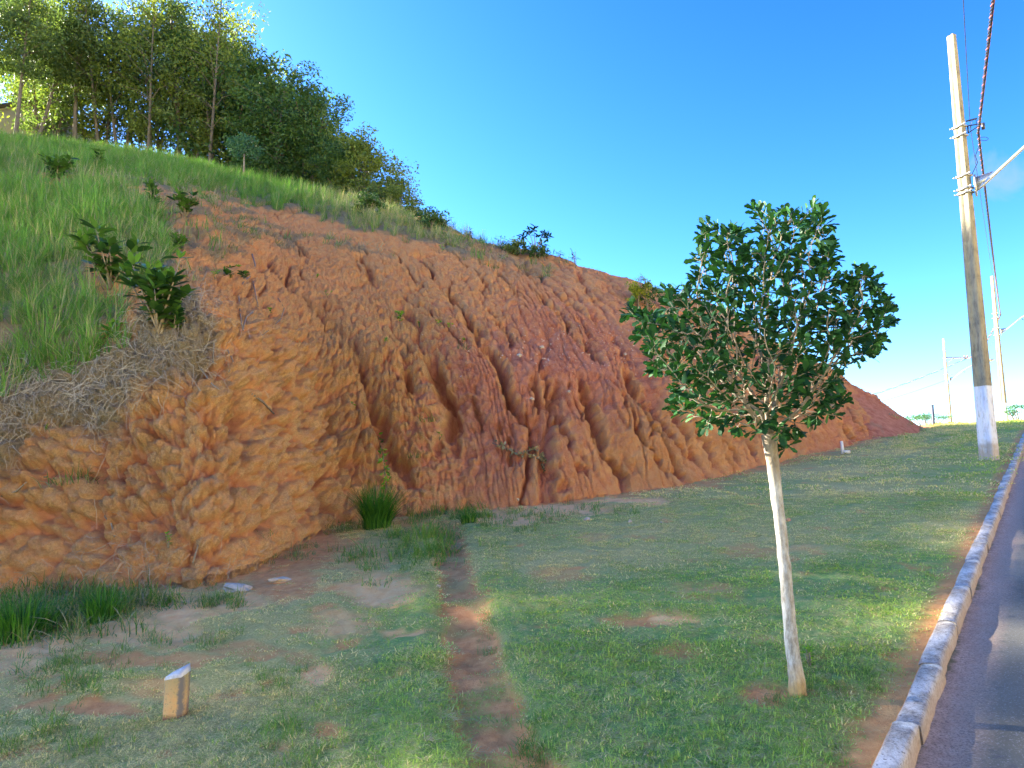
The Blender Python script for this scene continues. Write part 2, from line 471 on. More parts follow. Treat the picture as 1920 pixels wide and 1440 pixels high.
# --- explicit gullies traced from the photo
gul = [
 ([(503,478),(525,515)],.10,.25), ([(540,505),(555,540),(609,586),(638,619),(671,674),(690,718),(700,735)],.12,.38), ([(690,718),(705,767),(719,800),(730,850),(750,880),(766,925)],.16,.5),
 ([(675,480),(704,528),(712,545)],.10,.26), ([(732,560),(758,582),(784,612),(791,650)],.12,.3), ([(794,650),(808,675),(822,717),(842,739),(847,780),(849,836)],.13,.62),
 ([(781,470),(800,490),(815,522)],.08,.26), ([(822,536),(843,552),(857,568),(866,580)],.07,.25), ([(873,585),(885,610),(898,634)],.08,.3),
 ([(897,630),(926,659),(948,700),(951,725),(967,761),(973,780)],.12,.55), ([(930,499),(942,515),(955,532)],.08,.3), ([(915,568),(930,588),(937,594),(952,619),(963,643)],.07,.3),
 ([(978,480),(1000,506),(1013,524)],.08,.28), ([(1028,533),(1050,548),(1075,566)],.06,.16), ([(1086,515),(1098,537),(1111,548),(1125,560)],.09,.3), ([(1128,528),(1150,551),(1175,570)],.07,.2),
 ([(1047,580),(1058,600),(1069,626)],.07,.3), ([(1080,590),(1100,615),(1120,635)],.06,.2), ([(1140,600),(1165,640),(1190,680)],.06,.2),
 ([(1003,700),(1013,748),(1022,764)],.08,.38), ([(1044,700),(1046,752),(1053,790),(1063,812),(1080,850)],.07,.36), ([(1060,700),(1080,745),(1100,790),(1118,830),(1128,850)],.06,.22),
 ([(1085,690),(1100,725),(1111,758),(1124,794),(1136,842),(1157,877),(1184,922)],.10,.55), ([(1155,690),(1176,754),(1192,779),(1205,817),(1222,842),(1251,877),(1260,890)],.07,.34),
 ([(1186,690),(1196,722)],.16,.6), ([(1196,722),(1217,748),(1232,783),(1251,804),(1265,846),(1279,880),(1296,905)],.11,.5), ([(1215,720),(1240,760),(1275,810),(1300,850)],.06,.22),
 ([(880,720),(893,760),(900,800)],.05,.22), ([(925,760),(940,800),(955,830)],.05,.2),
 ([(1300,795),(1330,840),(1352,880)],.08,.3), ([(1340,790),(1365,835),(1385,868)],.08,.28), ([(1385,790),(1408,830),(1425,862)],.08,.28), ([(1250,740),(1280,790),(1320,860),(1335,890)],.07,.26),
 ([(440,530),(446,560),(452,592),(463,625),(478,645)],.10,.32), ([(535,630),(548,655)],.07,.2), ([(505,690),(518,725)],.14,.3), ([(575,683),(592,732)],.09,.3),
 ([(542,748),(555,775),(572,805)],.12,.42), ([(612,768),(625,792),(638,815)],.12,.4), ([(585,830),(595,870)],.06,.3), ([(640,840),(652,880),(660,900)],.12,.3),
 ([(412,775),(445,778),(440,810),(415,808)],.18,.38), ([(388,690),(395,712)],.12,.35), ([(742,700),(760,715)],.08,.2), ([(765,690),(770,740)],.08,.4), ([(735,610),(760,640),(775,665)],.07,.3),
 ([(630,640),(650,680)],.06,.15), ([(820,835),(822,845)],.08,.2), ([(990,770),(1003,810)],.05,.25), ([(950,838),(960,870)],.05,.2), ([(1085,880),(1100,885)],.10,.2),
 ([(380,840),(440,830),(490,800)],.06,.15), ([(200,860),(260,900),(330,890)],.07,.15), ([(100,960),(220,985),(330,965)],.06,.16), ([(260,800),(330,830),(400,850)],.06,.15), ([(420,900),(470,960),(490,1030)],.06,.14),
 ([(590,895),(612,940),(640,975)],.12,.35), ([(610,620),(612,560)],.07,.2), ([(650,560),(672,520)],.04,.14),
]
disp = np.zeros(P0.shape[:2])
bare_s = bareM
# free gullies: warped along the slope
up_fade = sstep(1.0, .78, VV)
rightk = sstep(820, 1000, PX)
GS = S_*(1-rightk)+ARC*rightk
s1 = ARC*.8+.45*noise2(S_*.45, U_*.35, 21)+.30*noise2(S_*1.5, U_*1.2, 22)+.07*noise2(S_*6, U_*6, 29)
g1 = np.abs(noise2(s1, U_*.12, 23))
d1 = -np.exp(-(g1/.045)**2)-.30*np.exp(-(g1/.13)**1.5)
s2 = ARC*2.2+.4*noise2(S_*.9, U_*.8, 24)+.16*noise2(S_*5, U_*4, 30)
g2 = np.abs(noise2(s2, U_*.35, 25))
d2 = -np.exp(-(g2/.06)**1.6)
gm = sstep(-.25, .35, noise2(S_*.6, U_*.5, 26))
leftlow = sstep(560, 380, PX)*sstep(700, 800, PY)
gulk = up_fade*(1-.9*leftlow)*bareM
s3 = ARC*4.2+.3*noise2(S_*1.8, U_*1.5, 37)+.10*noise2(S_*8, U_*6, 38)
d3 = -np.exp(-(np.abs(noise2(s3, U_*.7, 39))/.09)**1.6)
disp += gulk*d3*(.032+.035*rightk)
disp += gulk*(d1*gm*(.17+.12*rightk)*(1-.45*sstep(.4, .7, VV))+d2*(.035+.06*rightk*(1-.5*sstep(.3,.0,VV)))*(.4+.6*gm))
# broad swelling between gullies
disp += bareM*.16*noise2(S_*.7+.5*noise2(S_*.5, U_*.3, 2), U_*.16, 27)*up_fade
disp += bareM*.10*fbm2(S_*.6, U_*.6, 3, 28)
sub = np.zeros(P0.shape[:2], bool)
for pl, w, dep in gul:
    pts = []
    for (a, b_) in pl:
        q = (PX[:, 4:640]-a)**2+(PY[:, 4:640]-b_)**2
        i, j = np.unravel_index(np.argmin(q), q.shape)
        pts.append(P0[i, j+4])
    pts = np.array(pts)
    lo = pts.min(0)-.9; hi = pts.max(0)+.9
    msk = np.all((P0 > lo) & (P0 < hi), axis=2)
    Q = P0[msk]
    Q = Q+np.stack([.13*noise(Q[:, 0]*2.5, Q[:, 1]*2.5, Q[:, 2]*2.5, s) for s in (31, 32, 33)], 1)+np.stack([.07*noise(Q[:, 0]*8, Q[:, 1]*8, Q[:, 2]*8, s) for s in (34, 35, 36)], 1)
    best = np.full(len(Q), 9.0); par = np.zeros(len(Q)); L = 0; tot = sum(np.linalg.norm(pts[k+1]-pts[k]) for k in range(len(pts)-1))
    for k in range(len(pts)-1):
        d_, t_ = seg_dist(Q, pts[k], pts[k+1]); sl_ = np.linalg.norm(pts[k+1]-pts[k])
        better = d_ < best; best = np.where(better, d_, best); par = np.where(better, (L+t_*sl_)/tot, par); L += sl_
    taper = sstep(-.02, .25, par)*(1-.6*sstep(.8, 1.0, par)) if len(pl) > 2 else 1.0
    prof_ = np.exp(-(best/(w*.8))**3)*.9+np.exp(-(best/(w*2.6))**2)*.2
    disp[msk] -= dep*1.05*prof_*taper
# lumps: rounded crusted clods at several sizes
ll = np.clip(sstep(900, 560, PX+PY*.05)*sstep(560, 760, PY)+.35*sstep(1000, 700, PX)*sstep(480, 700, PY), 0, 1)*bareM
ll = np.clip(ll, 0, 1)
def domes(scale, seed, wv=.35):
    a = S_*scale+wv*noise2(S_*scale*.6, U_*scale*.6, seed+1); b = U_*scale+wv*noise2(S_*scale*.6, U_*scale*.6, seed+2)
    f1, f2, c = worley(a, b, seed)
    return np.sqrt(np.clip(1-(f1/.85)**2, 0, 1))*(.6+.4*c)*(.35+.65*sstep(0, .22, f2-f1)), c
k1, c1 = domes(1.5, 41); k2, c2 = domes(4.0, 42); k3, c3 = domes(8.0, 43, .25); k4, c4 = domes(15, 44, .2)
disp += ll*(.30*k1+.25*k2)-.24*ll
mid = bareM*np.clip(.34+.7*ll+.25*sstep(.35, .7, noise2(S_*.8, U_*.8, 48)+.5), 0, 1)*(1-.5*rightk*sstep(.75, .3, VV))
mid = mid*(1-.68*sstep(.25, .5, VV))
disp += mid*(.12*k3+.075*k4*(1-.4*rightk)+.08*k2*(1-ll)*.8)
bil = lambda f, sd_: -np.abs(noise2(S_*f, U_*f, sd_))
disp += bareM*(1-.45*rightk)*(1-.6*ll)*(1-.45*sstep(.3, .6, VV))*(.09*bil(3.1, 55)+.06*bil(7, 56))+bareM*(1-.3*rightk)*(.035*bil(14, 57)+.03*bil(24, 58))
disp += bareM*(.03*fbm2(S_*4, U_*2.2, 4, 51)*(1-.5*ll)+.018*fbm2(S_*16, U_*9, 2, 52))
disp += bareM*rightk*.03*fbm2(S_*6, U_*.9, 3, 53)
disp += (1-bareM)*.10*fbm2(S_*.9, U_*.9, 3, 54)
# horizontal ledges of hard crust near the top of the vertical part
disp *= sstep(-.02, .03, VV)*.9+.1
disp *= sstep(1.25, 1.05, VV)*.95+.05
disp *= sstep(16.0, 15.2, TT)*.9+.1
endf = sstep(0.0, 1.2, dz)
disp *= endf
P1 = P0+Nn*disp[..., None]
# colour attributes; crevice shade painted in: tan crusted bumps, redder creases
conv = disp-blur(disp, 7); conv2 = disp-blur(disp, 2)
redz = 1.15*np.exp(-(((wx-1010)/260)**2+((wy-690)/130)**2))+.85*sstep(1480, 1640, wx)+.8*np.exp(-(((wx-960)/180)**2+((wy-850)/120)**2))+.25*sstep(900, 1100, wx)
redz = redz-.5*np.exp(-(((wx-1200)/160)**2+((wy-840)/80)**2))
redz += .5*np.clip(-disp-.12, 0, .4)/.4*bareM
redz = np.clip(redz+.35*fbm2(S_*.9, U_*.35, 4, 61)-conv*9*bareM, 0, 1)  # red zones, plus redder creases standing in for crevice shade
crust_shade = np.clip(ll*.9+.2*fbm2(S_*2, U_*2, 3, 62)+.25*(1-rightk)*sstep(.9, .6, VV), 0, 1)*sstep(-.30, .0, disp)
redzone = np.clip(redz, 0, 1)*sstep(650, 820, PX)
crust_shade = (1-.85*redzone)*np.clip(crust_shade*sstep(-.035, .015, conv)+.9*bareM*(.25+.75*ll)*sstep(-.01, .025, conv)+.25*ll, 0, 1)
coverz = np.clip(blur(tall | drys, 3)*.9+blur(band, 3)+(blur(sparse, 4))*sstep(-.25, .25, fbm2(S_*1.3, U_*1.3, 4, 63)+.02)*.85+blur(band2, 3)*.6+.45*sstep(.28, .5, fbm2(S_*.9, U_*.9, 4, 64))*sstep(.55, .8, VV), 0, 1)
def grid_faces(nu, nv):
    i = np.arange(nu-1)[:, None]*nv+np.arange(nv-1)[None]
    return np.stack([i, i+nv, i+nv+1, i+1], -1).reshape(-1, 4)
hf = grid_faces(NT, NV)
nrm = np.cross(P0[1, 5]-P0[0, 5], P0[0, 6]-P0[0, 5])
me = mesh_np('hill', P1.reshape(-1, 3), hf, M_soil, True, {'red': redz, 'crust_shade': crust_shade, 'cover': coverz})
hill = link('hill', me, kind='structure', label='eroded orange red earth cutting rising to a grassy hilltop')
# coarse copy only for placing things
si = slice(None, None, 3)
Pc = P1[si, si]
bvh = BVHTree.FromPolygons([tuple(p) for p in Pc.reshape(-1, 3)], [tuple(f) for f in grid_faces(Pc.shape[0], Pc.shape[1])])
def on_hill(px, py):
    v = raydir(px, py).normalized()
    h = bvh.ray_cast(Vector((0, 0, CAMZ)), v)
    return h[0], h[1]
def hill_z(x, y):
    h = bvh.ray_cast(Vector((x, y, 60)), Vector((0, 0, -1)))
    return h[0].z if h[0] else None

# ------------------------------------------------------------------ ground sheet
az = np.concatenate([np.linspace(-180, -50, 27)[:-1], np.linspace(-50, 50, 640), np.linspace(50, 180, 27)[1:]])*math.pi/180
rr = np.concatenate([[0.02, .5, 1.0], np.geomspace(1.5, 26, 380), np.geomspace(27, 700, 60)])
AZ, RR = np.meshgrid(az, rr, indexing='ij')
GX = RR*np.sin(AZ); GY = RR*np.cos(AZ)
ditch_px = [(838, 985), (850, 1040), (858, 1090), (872, 1160), (885, 1230), (905, 1300), (930, 1370), (962, 1440), (1010, 1520)]
ditch = np.array([hit_ground(*p) for p in ditch_px])
bare_px = [  # centre px, size px, strength, pale
 ((1210, 1165), (70, 14), .9, 0), ((1265, 1163), (40, 12), .9, 1), ((1270, 1222), (45, 12), .7, 0), ((1440, 1305), (48, 22), 1, 0), ((1515, 1300), (20, 10), .7, 0),
 ((950, 972), (70, 16), 1, 1), ((1060, 957), (80, 13), 1, 1), ((1180, 940), (80, 8), 1, 1), ((1020, 940), (220, 8), .8, 0), ((1300, 912), (60, 6), .7, 0),
 ((590, 1262), (36, 22), 1, 1), ((720, 1110), (70, 30), .9, 1), ((690, 1050), (40, 30), .7, 1), ((640, 1170), (60, 25), .7, 1), ((770, 1192), (45, 10), .9, 1),
 ((340, 1140), (60, 28), 1, 1), ((440, 1128), (60, 20), .8, 1), ((530, 1090), (70, 35), .95, 0), ((560, 1030), (90, 40), .9, 0), ((270, 1185), (110, 22), .85, 1), ((60, 1210), (90, 26), .95, 1), ((40, 1250), (60, 20), .8, 1),
 ((270, 1235), (110, 14), .8, 0), ((190, 1328), (70, 14), .95, 0), ((420, 1310), (40, 10), .5, 0), ((620, 1375), (30, 16), .8, 0), ((560, 1230), (30, 10), .5, 0), ((450, 1215), (60, 14), .6, 0),
 ((100, 1330), (40, 12), .5, 0), ((300, 1290), (60, 20), .5, 0), ((1050, 1080), (50, 10), .5, 0), ((1420, 1035), (60, 12), .5, 0), ((1320, 1110), (60, 14), .4, 1), ((1500, 1030), (40, 8), .5, 1), ((1430, 1200), (30, 8), .6, 1),
 ((800, 985), (60, 14), .7, 0), ((1110, 1005), (30, 8), .4, 1), ((1575, 1290), (30, 10), .4, 0), ((1730, 800), (25, 6), 1, 0), ((150, 1180), (80, 16), .6, 0)]
def ground_fields(x, y):
    z = base_z(x, y)
    P = np.stack([x, y, z], -1)
    px, py = proj(P)
    front = y > .8
    q = lat(x, y)
    n = fbm2(x*1.3, y*1.3, 4, 71); nf = noise2(x*6, y*6, 72)
    # rut / drainage channel
    dd = np.full(x.shape, 9.0)
    D2 = ditch[:, :2]
    xy = np.stack([x+.05*noise2(x*3, y*3, 73), y+.05*noise2(x*3, y*3, 74)], -1)
    for k in range(len(D2)-1):
        d_, _ = seg_dist(xy, D2[k], D2[k+1]); dd = np.minimum(dd, d_)
    bare = np.zeros(x.shape); pale = np.zeros(x.shape)
    wpx = px+16*nf+26*n; wpy = py+(6*nf+10*n)
    for (c, s, st, pl) in bare_px:
        e = ((wpx-c[0])/s[0])**2+((wpy-c[1])/s[1])**2
        f = st*sstep(1.9, .35, e)*front
        bare = np.maximum(bare, f)
        if pl: pale = np.maximum(pale, f)
    leftdry = sstep(900, 500, px)*sstep(1440, 1000, py)*front
    n2 = fbm2(x*2.2+7, y*2.2, 5, 75)
    bare = np.maximum(bare, .8*sstep(.22, .48, n2+.22*leftdry-.05))
    near_base = sstep(.9, .0, np.min(np.stack([np.hypot(x-b[0], y-b[1]) for b in Bc[::12]]), 0)) if x.size < 2e6 else 0
    bare = np.maximum(bare, near_base*sstep(-.3, .2, n2+.1)*.95)
    dn = sstep(-.35, .1, noise2(x*2.6, y*2.6, 76))
    dfade = sstep(11.6, 9.5, y)
    bare = np.maximum(bare, sstep(.22, .15, dd)*(.55+.45*dn)*(.4+.6*dfade))
    kb = sstep(.24, .10, -q)*sstep(.55, .3, fbm2(x*.8+3, y*.8, 3, 77)+.3*sstep(5, 3, y))*(q < .05)
    kb = np.maximum(kb, sstep(.30, .14, -q)*(q < .05)*sstep(4.4, 3.6, y))
    bare = np.maximum(bare, kb*.9)
    lush = np.clip(.30+.9*fbm2(x*.45, y*.45, 3, 78)+.55*sstep(1000, 1250, px+.35*(py-1000))*sstep(1050, 1200, py)+.35*sstep(-2.2, -.6, q)+.45*sstep(3.6, 1.6, np.hypot(x-1.7, y-4.6))-.45*leftdry, 0, 1)
    lush = np.clip(lush+.35*sstep(.45, .2, np.abs(dd-.32))*sstep(.2, .3, dd), 0, 1)
    zz_ = z+.03*n+.012*nf+.010*noise2(x*15, y*15, 79)
    zz_ = zz_-.045*np.exp(-(dd/.19)**4)*dfade+.03*np.exp(-((dd-.36)/.14)**2)*dfade
    zz_ = zz_-bare*.012
    # gentle mound to the left of the channel
    # keep flush with the kerb, drop below the road
    flat = sstep(.35, .05, -q)
    zz_ = zz_*(1-flat)+(z-.005)*flat
    zz_ = np.where(q > 0, z-.30, zz_)
    zz_ = np.where(q > 7.6, z-.02+.03*n, zz_)
    # unseen valley side, added across the road to bounce warm sunlight
    far = np.clip(q-10, 0, 60)
    zz_ = zz_+far*.42*sstep(0, 10, far+.01)+sstep(20, 60, q)*3*fbm2(x*.03, y*.03, 3, 80)
    bare = np.where(q > 9, .3, bare); pale = np.where(q > 9, .9, pale)  # dry colour of the added slope, set to tint its bounce
    return zz_, np.clip(bare, 0, 1), np.clip(pale, 0, 1), lush, dd, q
GZ, g_bare, g_pale, g_lush, g_dd, g_q = ground_fields(GX, GY)
gm_ = mesh_np('lawn_ground', np.dstack([GX, GY, GZ]).reshape(-1, 3), grid_faces(len(az), len(rr))[:, ::-1], M_ground, True, {'bare': g_bare, 'pale': g_pale, 'lush': g_lush})
link('ground', gm_, kind='structure', label='patchy lawn verge with bare red soil showing through')

# ------------------------------------------------------------------ road + kerb
def road_mat():
    m, nt, b = new_mat('asphalt')
    q = tattr(nt, 'lat')
    n1 = tnoise(nt, 1.2, 5, .6); n2 = tnoise(nt, 90, 5, .8); n3 = tnoise(nt, 14, 6, .7)
    asp = mixc(nt, mrange(nt, n1, .35, .7), (.09, .085, .062), (.18, .17, .13))
    asp = mixc(nt, mrange(nt, n2, .55, .68), asp, (.34, .33, .33))
    asp = mixc(nt, mrange(nt, n3, .55, .8), asp, (.045, .046, .055))
    dirt = mixc(nt, mrange(nt, n3, .3, .7), (.38, .24, .17), (.62, .44, .33))
    dirt = mixc(nt, mrange(nt, n2, .40, .52), (.22, .14, .10), dirt)
    e = mmath(nt, 'ADD', q, mmath(nt, 'MULTIPLY', mmath(nt, 'SUBTRACT', n3, .5), .14))
    e = mmath(nt, 'ADD', e, mmath(nt, 'MULTIPLY', mmath(nt, 'SUBTRACT', n1, .5), .18))
    c = mixc(nt, mrange(nt, e, .10, .30), dirt, asp)
    c = mixc(nt, mmath(nt, 'MULTIPLY', mrange(nt, e, .45, .9), .55), c, mixc(nt, mrange(nt, n3, .3, .7), (.16, .15, .14), (.26, .24, .22)))
    moss = mixc(nt, mrange(nt, e, .05, .01), c, (.14, .13, .05))
    setc(nt, b, moss); b.inputs['Roughness'].default_value = .8
    bump(nt, b, n2, .8, .008)
    return m
rs = np.concatenate([np.linspace(-12, 2, 20), np.linspace(2.2, 20, 200), np.linspace(20.5, 140, 120)])
qs = np.concatenate([np.linspace(.0, 1.5, 28), np.linspace(1.6, 7.4, 20)])
R_, Q_ = np.meshgrid(rs, qs, indexing='ij')
rx, ry = from_road(R_, Q_)
rz_ = base_z(rx, ry)-.085+.006*fbm2(R_*2, Q_*2, 3, 81)+.05*np.exp(-(Q_/.12)**2)*(.4+.6*np.clip(fbm2(R_*1.5, Q_*2, 3, 82)+.3, 0, 1))*.4
rz_ = rz_+.02*(1-np.abs(Q_-3.7)/3.7)
link('road', mesh_np('road', np.dstack([rx, ry, rz_]).reshape(-1, 3), grid_faces(len(rs), len(qs))[:, ::-1], road_mat(), True, {'lat': Q_}), kind='structure', label='grey asphalt road with pinkish grit along its gutter')
def kerb_mat():
    m, nt, b = new_mat('kerb_concrete')
    n1 = tnoise(nt, 3.5, 6, .7, 'Object'); n2 = tnoise(nt, 45, 5, .75, 'Object'); 
    c = mixc(nt, mrange(nt, n2, .35, .6), (.36, .33, .28), (.78, .74, .66))
    c = mixc(nt, mrange(nt, n1, .45, .60), c, mixc(nt, mrange(nt, n2, .35, .6), (.13, .11, .09), (.42, .37, .30)))
    c = mixc(nt, mrange(nt, n2, .56, .64), c, (.10, .085, .07))
    fc = tattr(nt, 'face')
    c = mixc(nt, mmath(nt, 'MULTIPLY', fc, mrange(nt, n1, .3, .5, .55, 1.0)), c, mixc(nt, mrange(nt, n2, .3, .65), (.26, .18, .12), (.50, .40, .30)))
    ed = tattr(nt, 'soil')
    c = mixc(nt, mmath(nt, 'MULTIPLY', ed, mrange(nt, n2, .35, .6)), c, (.30, .15, .09))
    setc(nt, b, c); b.inputs['Roughness'].default_value = .85
    p = bump(nt, b, n2, .7, .006); bump(nt, b, n1, .5, .02, p)
    return m
MK = kerb_mat()
kerb = link('kerb', None, kind='structure', label='weathered whitish concrete kerb between lawn and road')
prof_k = [(-.070, -.12), (-.070, -.02), (-.066, .006), (-.052, .016), (-.010, .019), (.018, .016), (.033, .007), (.039, -.010), (.044, -.055), (.050, -.13)]
face_w = [0, 0, 0, 0, 0, 0, .3, .9, 1, 1]; soil_w = [1, 1, .7, .15, 0, 0, 0, 0, .2, .8]
r0 = -2.0; ki = 0
while r0 < 46:
    Ls = .80+.12*random.random() if r0 < 20 else 1.6
    ns = 10 if r0 < 14 else 5
    rj = np.linspace(r0+.004, r0+Ls-.006, ns)
    dq = random.uniform(-.008, .008); dh = random.uniform(-.006, .006)
    V = []; fw = []; sw = []
    c0 = from_road(rj.mean(), 0); zc0 = float(base_z(*c0))
    for a_i, rj_ in enumerate(rj):
        e_ = .006 if a_i in (0, ns-1) else 0
        for (pq, ph), f_, s_ in zip(prof_k, face_w, soil_w):
            ww = .010*noise2(np.array([rj_*3.1]), np.array([pq*9+ph*7.]), 83)[0]+.005*noise2(np.array([rj_*14]), np.array([pq*30+ph*30.]), 84)[0]
            x_, y_ = from_road(rj_, pq*(1-e_*2)+dq+ww)
            V.append((x_-c0[0], y_-c0[1], float(base_z(x_, y_))+ph-e_+dh+ww*.8-zc0)); fw.append(f_); sw.append(s_)
    m_ = len(prof_k); Fk = grid_faces(ns, m_)[:, ::-1].tolist()
    Fk = [tuple(f) for f in Fk]+[tuple(range(m_)), tuple(range(ns*m_-1, (ns-1)*m_-1, -1))]
    o = link('kerb_stone', mesh_np('kerb_stone', V, Fk, MK, True, {'face': fw, 'soil': sw}), kerb, loc=(c0[0], c0[1], zc0))
    r0 += Ls; ki += 1
exec_stage = 1
#STAGE2
# ================================================================== vegetation sources
def blade_tuft(name, n, rad, h0, h1, width, lean, mat, seg=3, curl=1.0, flat=0.0, seed=1):
    r = np.random.default_rng(seed); V = []; Fc = []; RN = []; k = 0
    for i in range(n):
        a = r.uniform(0, 2*np.pi); d = rad*math.sqrt(r.random()); bx, by = d*math.cos(a), d*math.sin(a)
        th = r.uniform(0, 2*np.pi) if r.random() < .5 else a+r.normal(0, .7)
        h = r.uniform(h0, h1); ln = abs(r.normal(lean, lean*.5))*h; w = width*r.uniform(.6, 1.3)
        sx, sy = -math.sin(th)*w/2, math.cos(th)*w/2
        rn = r.random()
        for s in range(seg+1):
            t = s/seg; hh = h*(t-.42*curl*t*t*min(ln/h, 1.4))*(1-flat)+h*.12*flat*math.sin(t*3)
            out = ln*t**(1.6 if not flat else 1.0)
            x, y = bx+math.cos(th)*out, by+math.sin(th)*out
            if s == seg: V.append((x, y, max(hh, .002))); RN.append(rn)
            else:
                ww = 1-.55*t
                V += [(x-sx*ww, y-sy*ww, max(hh, 0)), (x+sx*ww, y+sy*ww, max(hh, 0))]; RN += [rn, rn]
        for s in range(seg-1): Fc.append((k+2*s, k+2*s+1, k+2*s+3, k+2*s+2))
        Fc.append((k+2*(seg-1), k+2*(seg-1)+1, k+2*seg)); k += 2*seg+1
    return mesh_np(name, V, Fc, mat, False, {'rnd': RN})
def scatter(name, label, pts, rot, scl, idx, tone, dry, sources):
    """one stuff object: a point cloud whose modifier instances the grass tufts"""
    me = mesh_np(name, pts, np.zeros((0, 3), int))
    n = len(pts)
    for k, a in (('scl', scl), ('tone', tone), ('dry', dry)):
        t_ = me.attributes.new(k, 'FLOAT', 'POINT'); t_.data.foreach_set('value', np.asarray(a, np.float32))
    t_ = me.attributes.new('rot', 'FLOAT_VECTOR', 'POINT'); t_.data.foreach_set('vector', np.asarray(rot, np.float32).ravel())
    t_ = me.attributes.new('idx', 'INT', 'POINT'); t_.data.foreach_set('value', np.asarray(idx, np.int32))
    o = link(name, me, kind='stuff', label=label)
    g = bpy.data.node_groups.new(name+'_nodes', 'GeometryNodeTree')
    g.interface.new_socket('Geometry', in_out='INPUT', socket_type='NodeSocketGeometry')
    g.interface.new_socket('Geometry', in_out='OUTPUT', socket_type='NodeSocketGeometry')
    gi = g.nodes.new('NodeGroupInput'); go = g.nodes.new('NodeGroupOutput')
    jn = g.nodes.new('GeometryNodeJoinGeometry')
    for m_ in reversed(sources):
        so_ = bpy.data.objects.new(m_.name, m_)
        oi = g.nodes.new('GeometryNodeObjectInfo'); oi.inputs['Object'].default_value = so_; oi.inputs['As Instance'].default_value = True
        g.links.new(oi.outputs['Geometry'], jn.inputs[0])
    ip = g.nodes.new('GeometryNodeInstanceOnPoints'); ip.inputs['Pick Instance'].default_value = True
    def na(k, ty):
        q = g.nodes.new('GeometryNodeInputNamedAttribute'); q.data_type = ty; q.inputs[0].default_value = k
        return q.outputs[0]
    g.links.new(gi.outputs[0], ip.inputs['Points']); g.links.new(jn.outputs[0], ip.inputs['Instance'])
    g.links.new(na('idx', 'INT'), ip.inputs['Instance Index'])
    g.links.new(na('rot', 'FLOAT_VECTOR'), ip.inputs['Rotation'])
    g.links.new(na('scl', 'FLOAT'), ip.inputs['Scale'])
    g.links.new(ip.outputs[0], go.inputs[0])
    md = o.modifiers.new('scatter', 'NODES'); md.node_group = g
    return o
M_turf = blade_mat('turf_blade', (.08, .17, .022), (.42, .58, .12), (.84, .68, .32))
M_tall = blade_mat('tall_grass_blade', (.06, .17, .025), (.21, .42, .09), (.42, .38, .22), .4)
M_straw = blade_mat('dry_straw', (.30, .26, .20), (.62, .57, .48), (.40, .36, .30), .15)
M_thatch = blade_mat('thatch_blade', (.26, .22, .10), (.60, .50, .26), (.40, .33, .18), .15)
M_weed = blade_mat('weed_blade', (.04, .11, .018), (.18, .34, .05), (.36, .32, .18))

def rots(n, tilt=.15):
    return np.stack([rng.normal(0, tilt, n), rng.normal(0, tilt, n), rng.uniform(0, 2*np.pi, n)], 1)
hill_line = Bc[:, :2]
def outside_hill(x, y):
    out = np.ones(len(x), bool)
    for i in range(len(x)):
        hz = hill_z(x[i], y[i])
        if hz is not None and hz > base_z(x[i], y[i])+.06: out[i] = False
    return out
# ---- lawn turf
def lawn_points(n, r0, r1, a0=-50, a1=47):
    a = np.radians(rng.uniform(a0, a1, n)); r = np.sqrt(rng.uniform(r0*r0, r1*r1, n))
    x, y = r*np.sin(a), r*np.cos(a)
    z, bare, pale, lush, dd, q = ground_fields(x, y)
    keep = (q < -.09) & (rng.random(n) > bare**1.5*.97)
    x, y, z, bare, lush, q, dd = [v[keep] for v in (x, y, z, bare, lush, q, dd)]
    ok = outside_hill(x, y)
    return x[ok], y[ok], z[ok], bare[ok], lush[ok], q[ok], dd[ok]
src = [blade_tuft('turf_tuft', 22, .06, .014, .034, .0036, .9, M_turf, seed=1), blade_tuft('turf_tuft', 20, .065, .010, .028, .0036, 1.2, M_turf, seed=2),
       blade_tuft('turf_tuft', 10, .07, .025, .055, .0042, .7, M_turf, seed=3),
       blade_tuft('turf_mat', 70, .14, .015, .036, .006, .8, M_turf, seg=2, seed=4), blade_tuft('turf_mat', 60, .14, .012, .03, .006, 1.1, M_turf, seg=2, seed=5),
       blade_tuft('turf_sheet', 110, .34, .022, .05, .015, .7, M_turf, seg=2, seed=6), blade_tuft('thatch', 18, .08, .02, .05, .003, 1.1, M_thatch, flat=.8, seed=7)]
PT = []
for (n, a, b_, ids) in ((21000, 1.4, 5.0, (0, 0, 1, 1, 1, 2, 6)), (9000, 4.7, 11.5, (3, 4, 4)), (9000, 11, 34, (5,))):
    x, y, z, bare, lush, q, dd = lawn_points(n, a, b_)
    m_ = len(x); id_ = rng.choice(ids, m_)
    tn = np.clip(.25+.6*lush+.3*fbm2(x*.8, y*.8, 3, 91)+rng.normal(0, .12, m_), 0, 1)
    dr = np.clip(.82-.70*lush+.35*fbm2(x*1.4, y*1.4, 3, 92)+rng.normal(0, .10, m_), 0, .95)
    sc_ = rng.uniform(.7, 1.15, m_)*(.80+.25*lush)*(1-.35*bare)
    PT.append((np.stack([x, y, z-.002], 1), rots(m_, .12), sc_, id_, tn, dr))
for m_ in src: m_.transform(Matrix.Diagonal((1.08, 1.08, .72, 1)))
scatter('lawn_grass', 'short mown lawn grass, part green and part straw coloured', *[np.concatenate([p[i] for p in PT]) for i in range(6)], src)
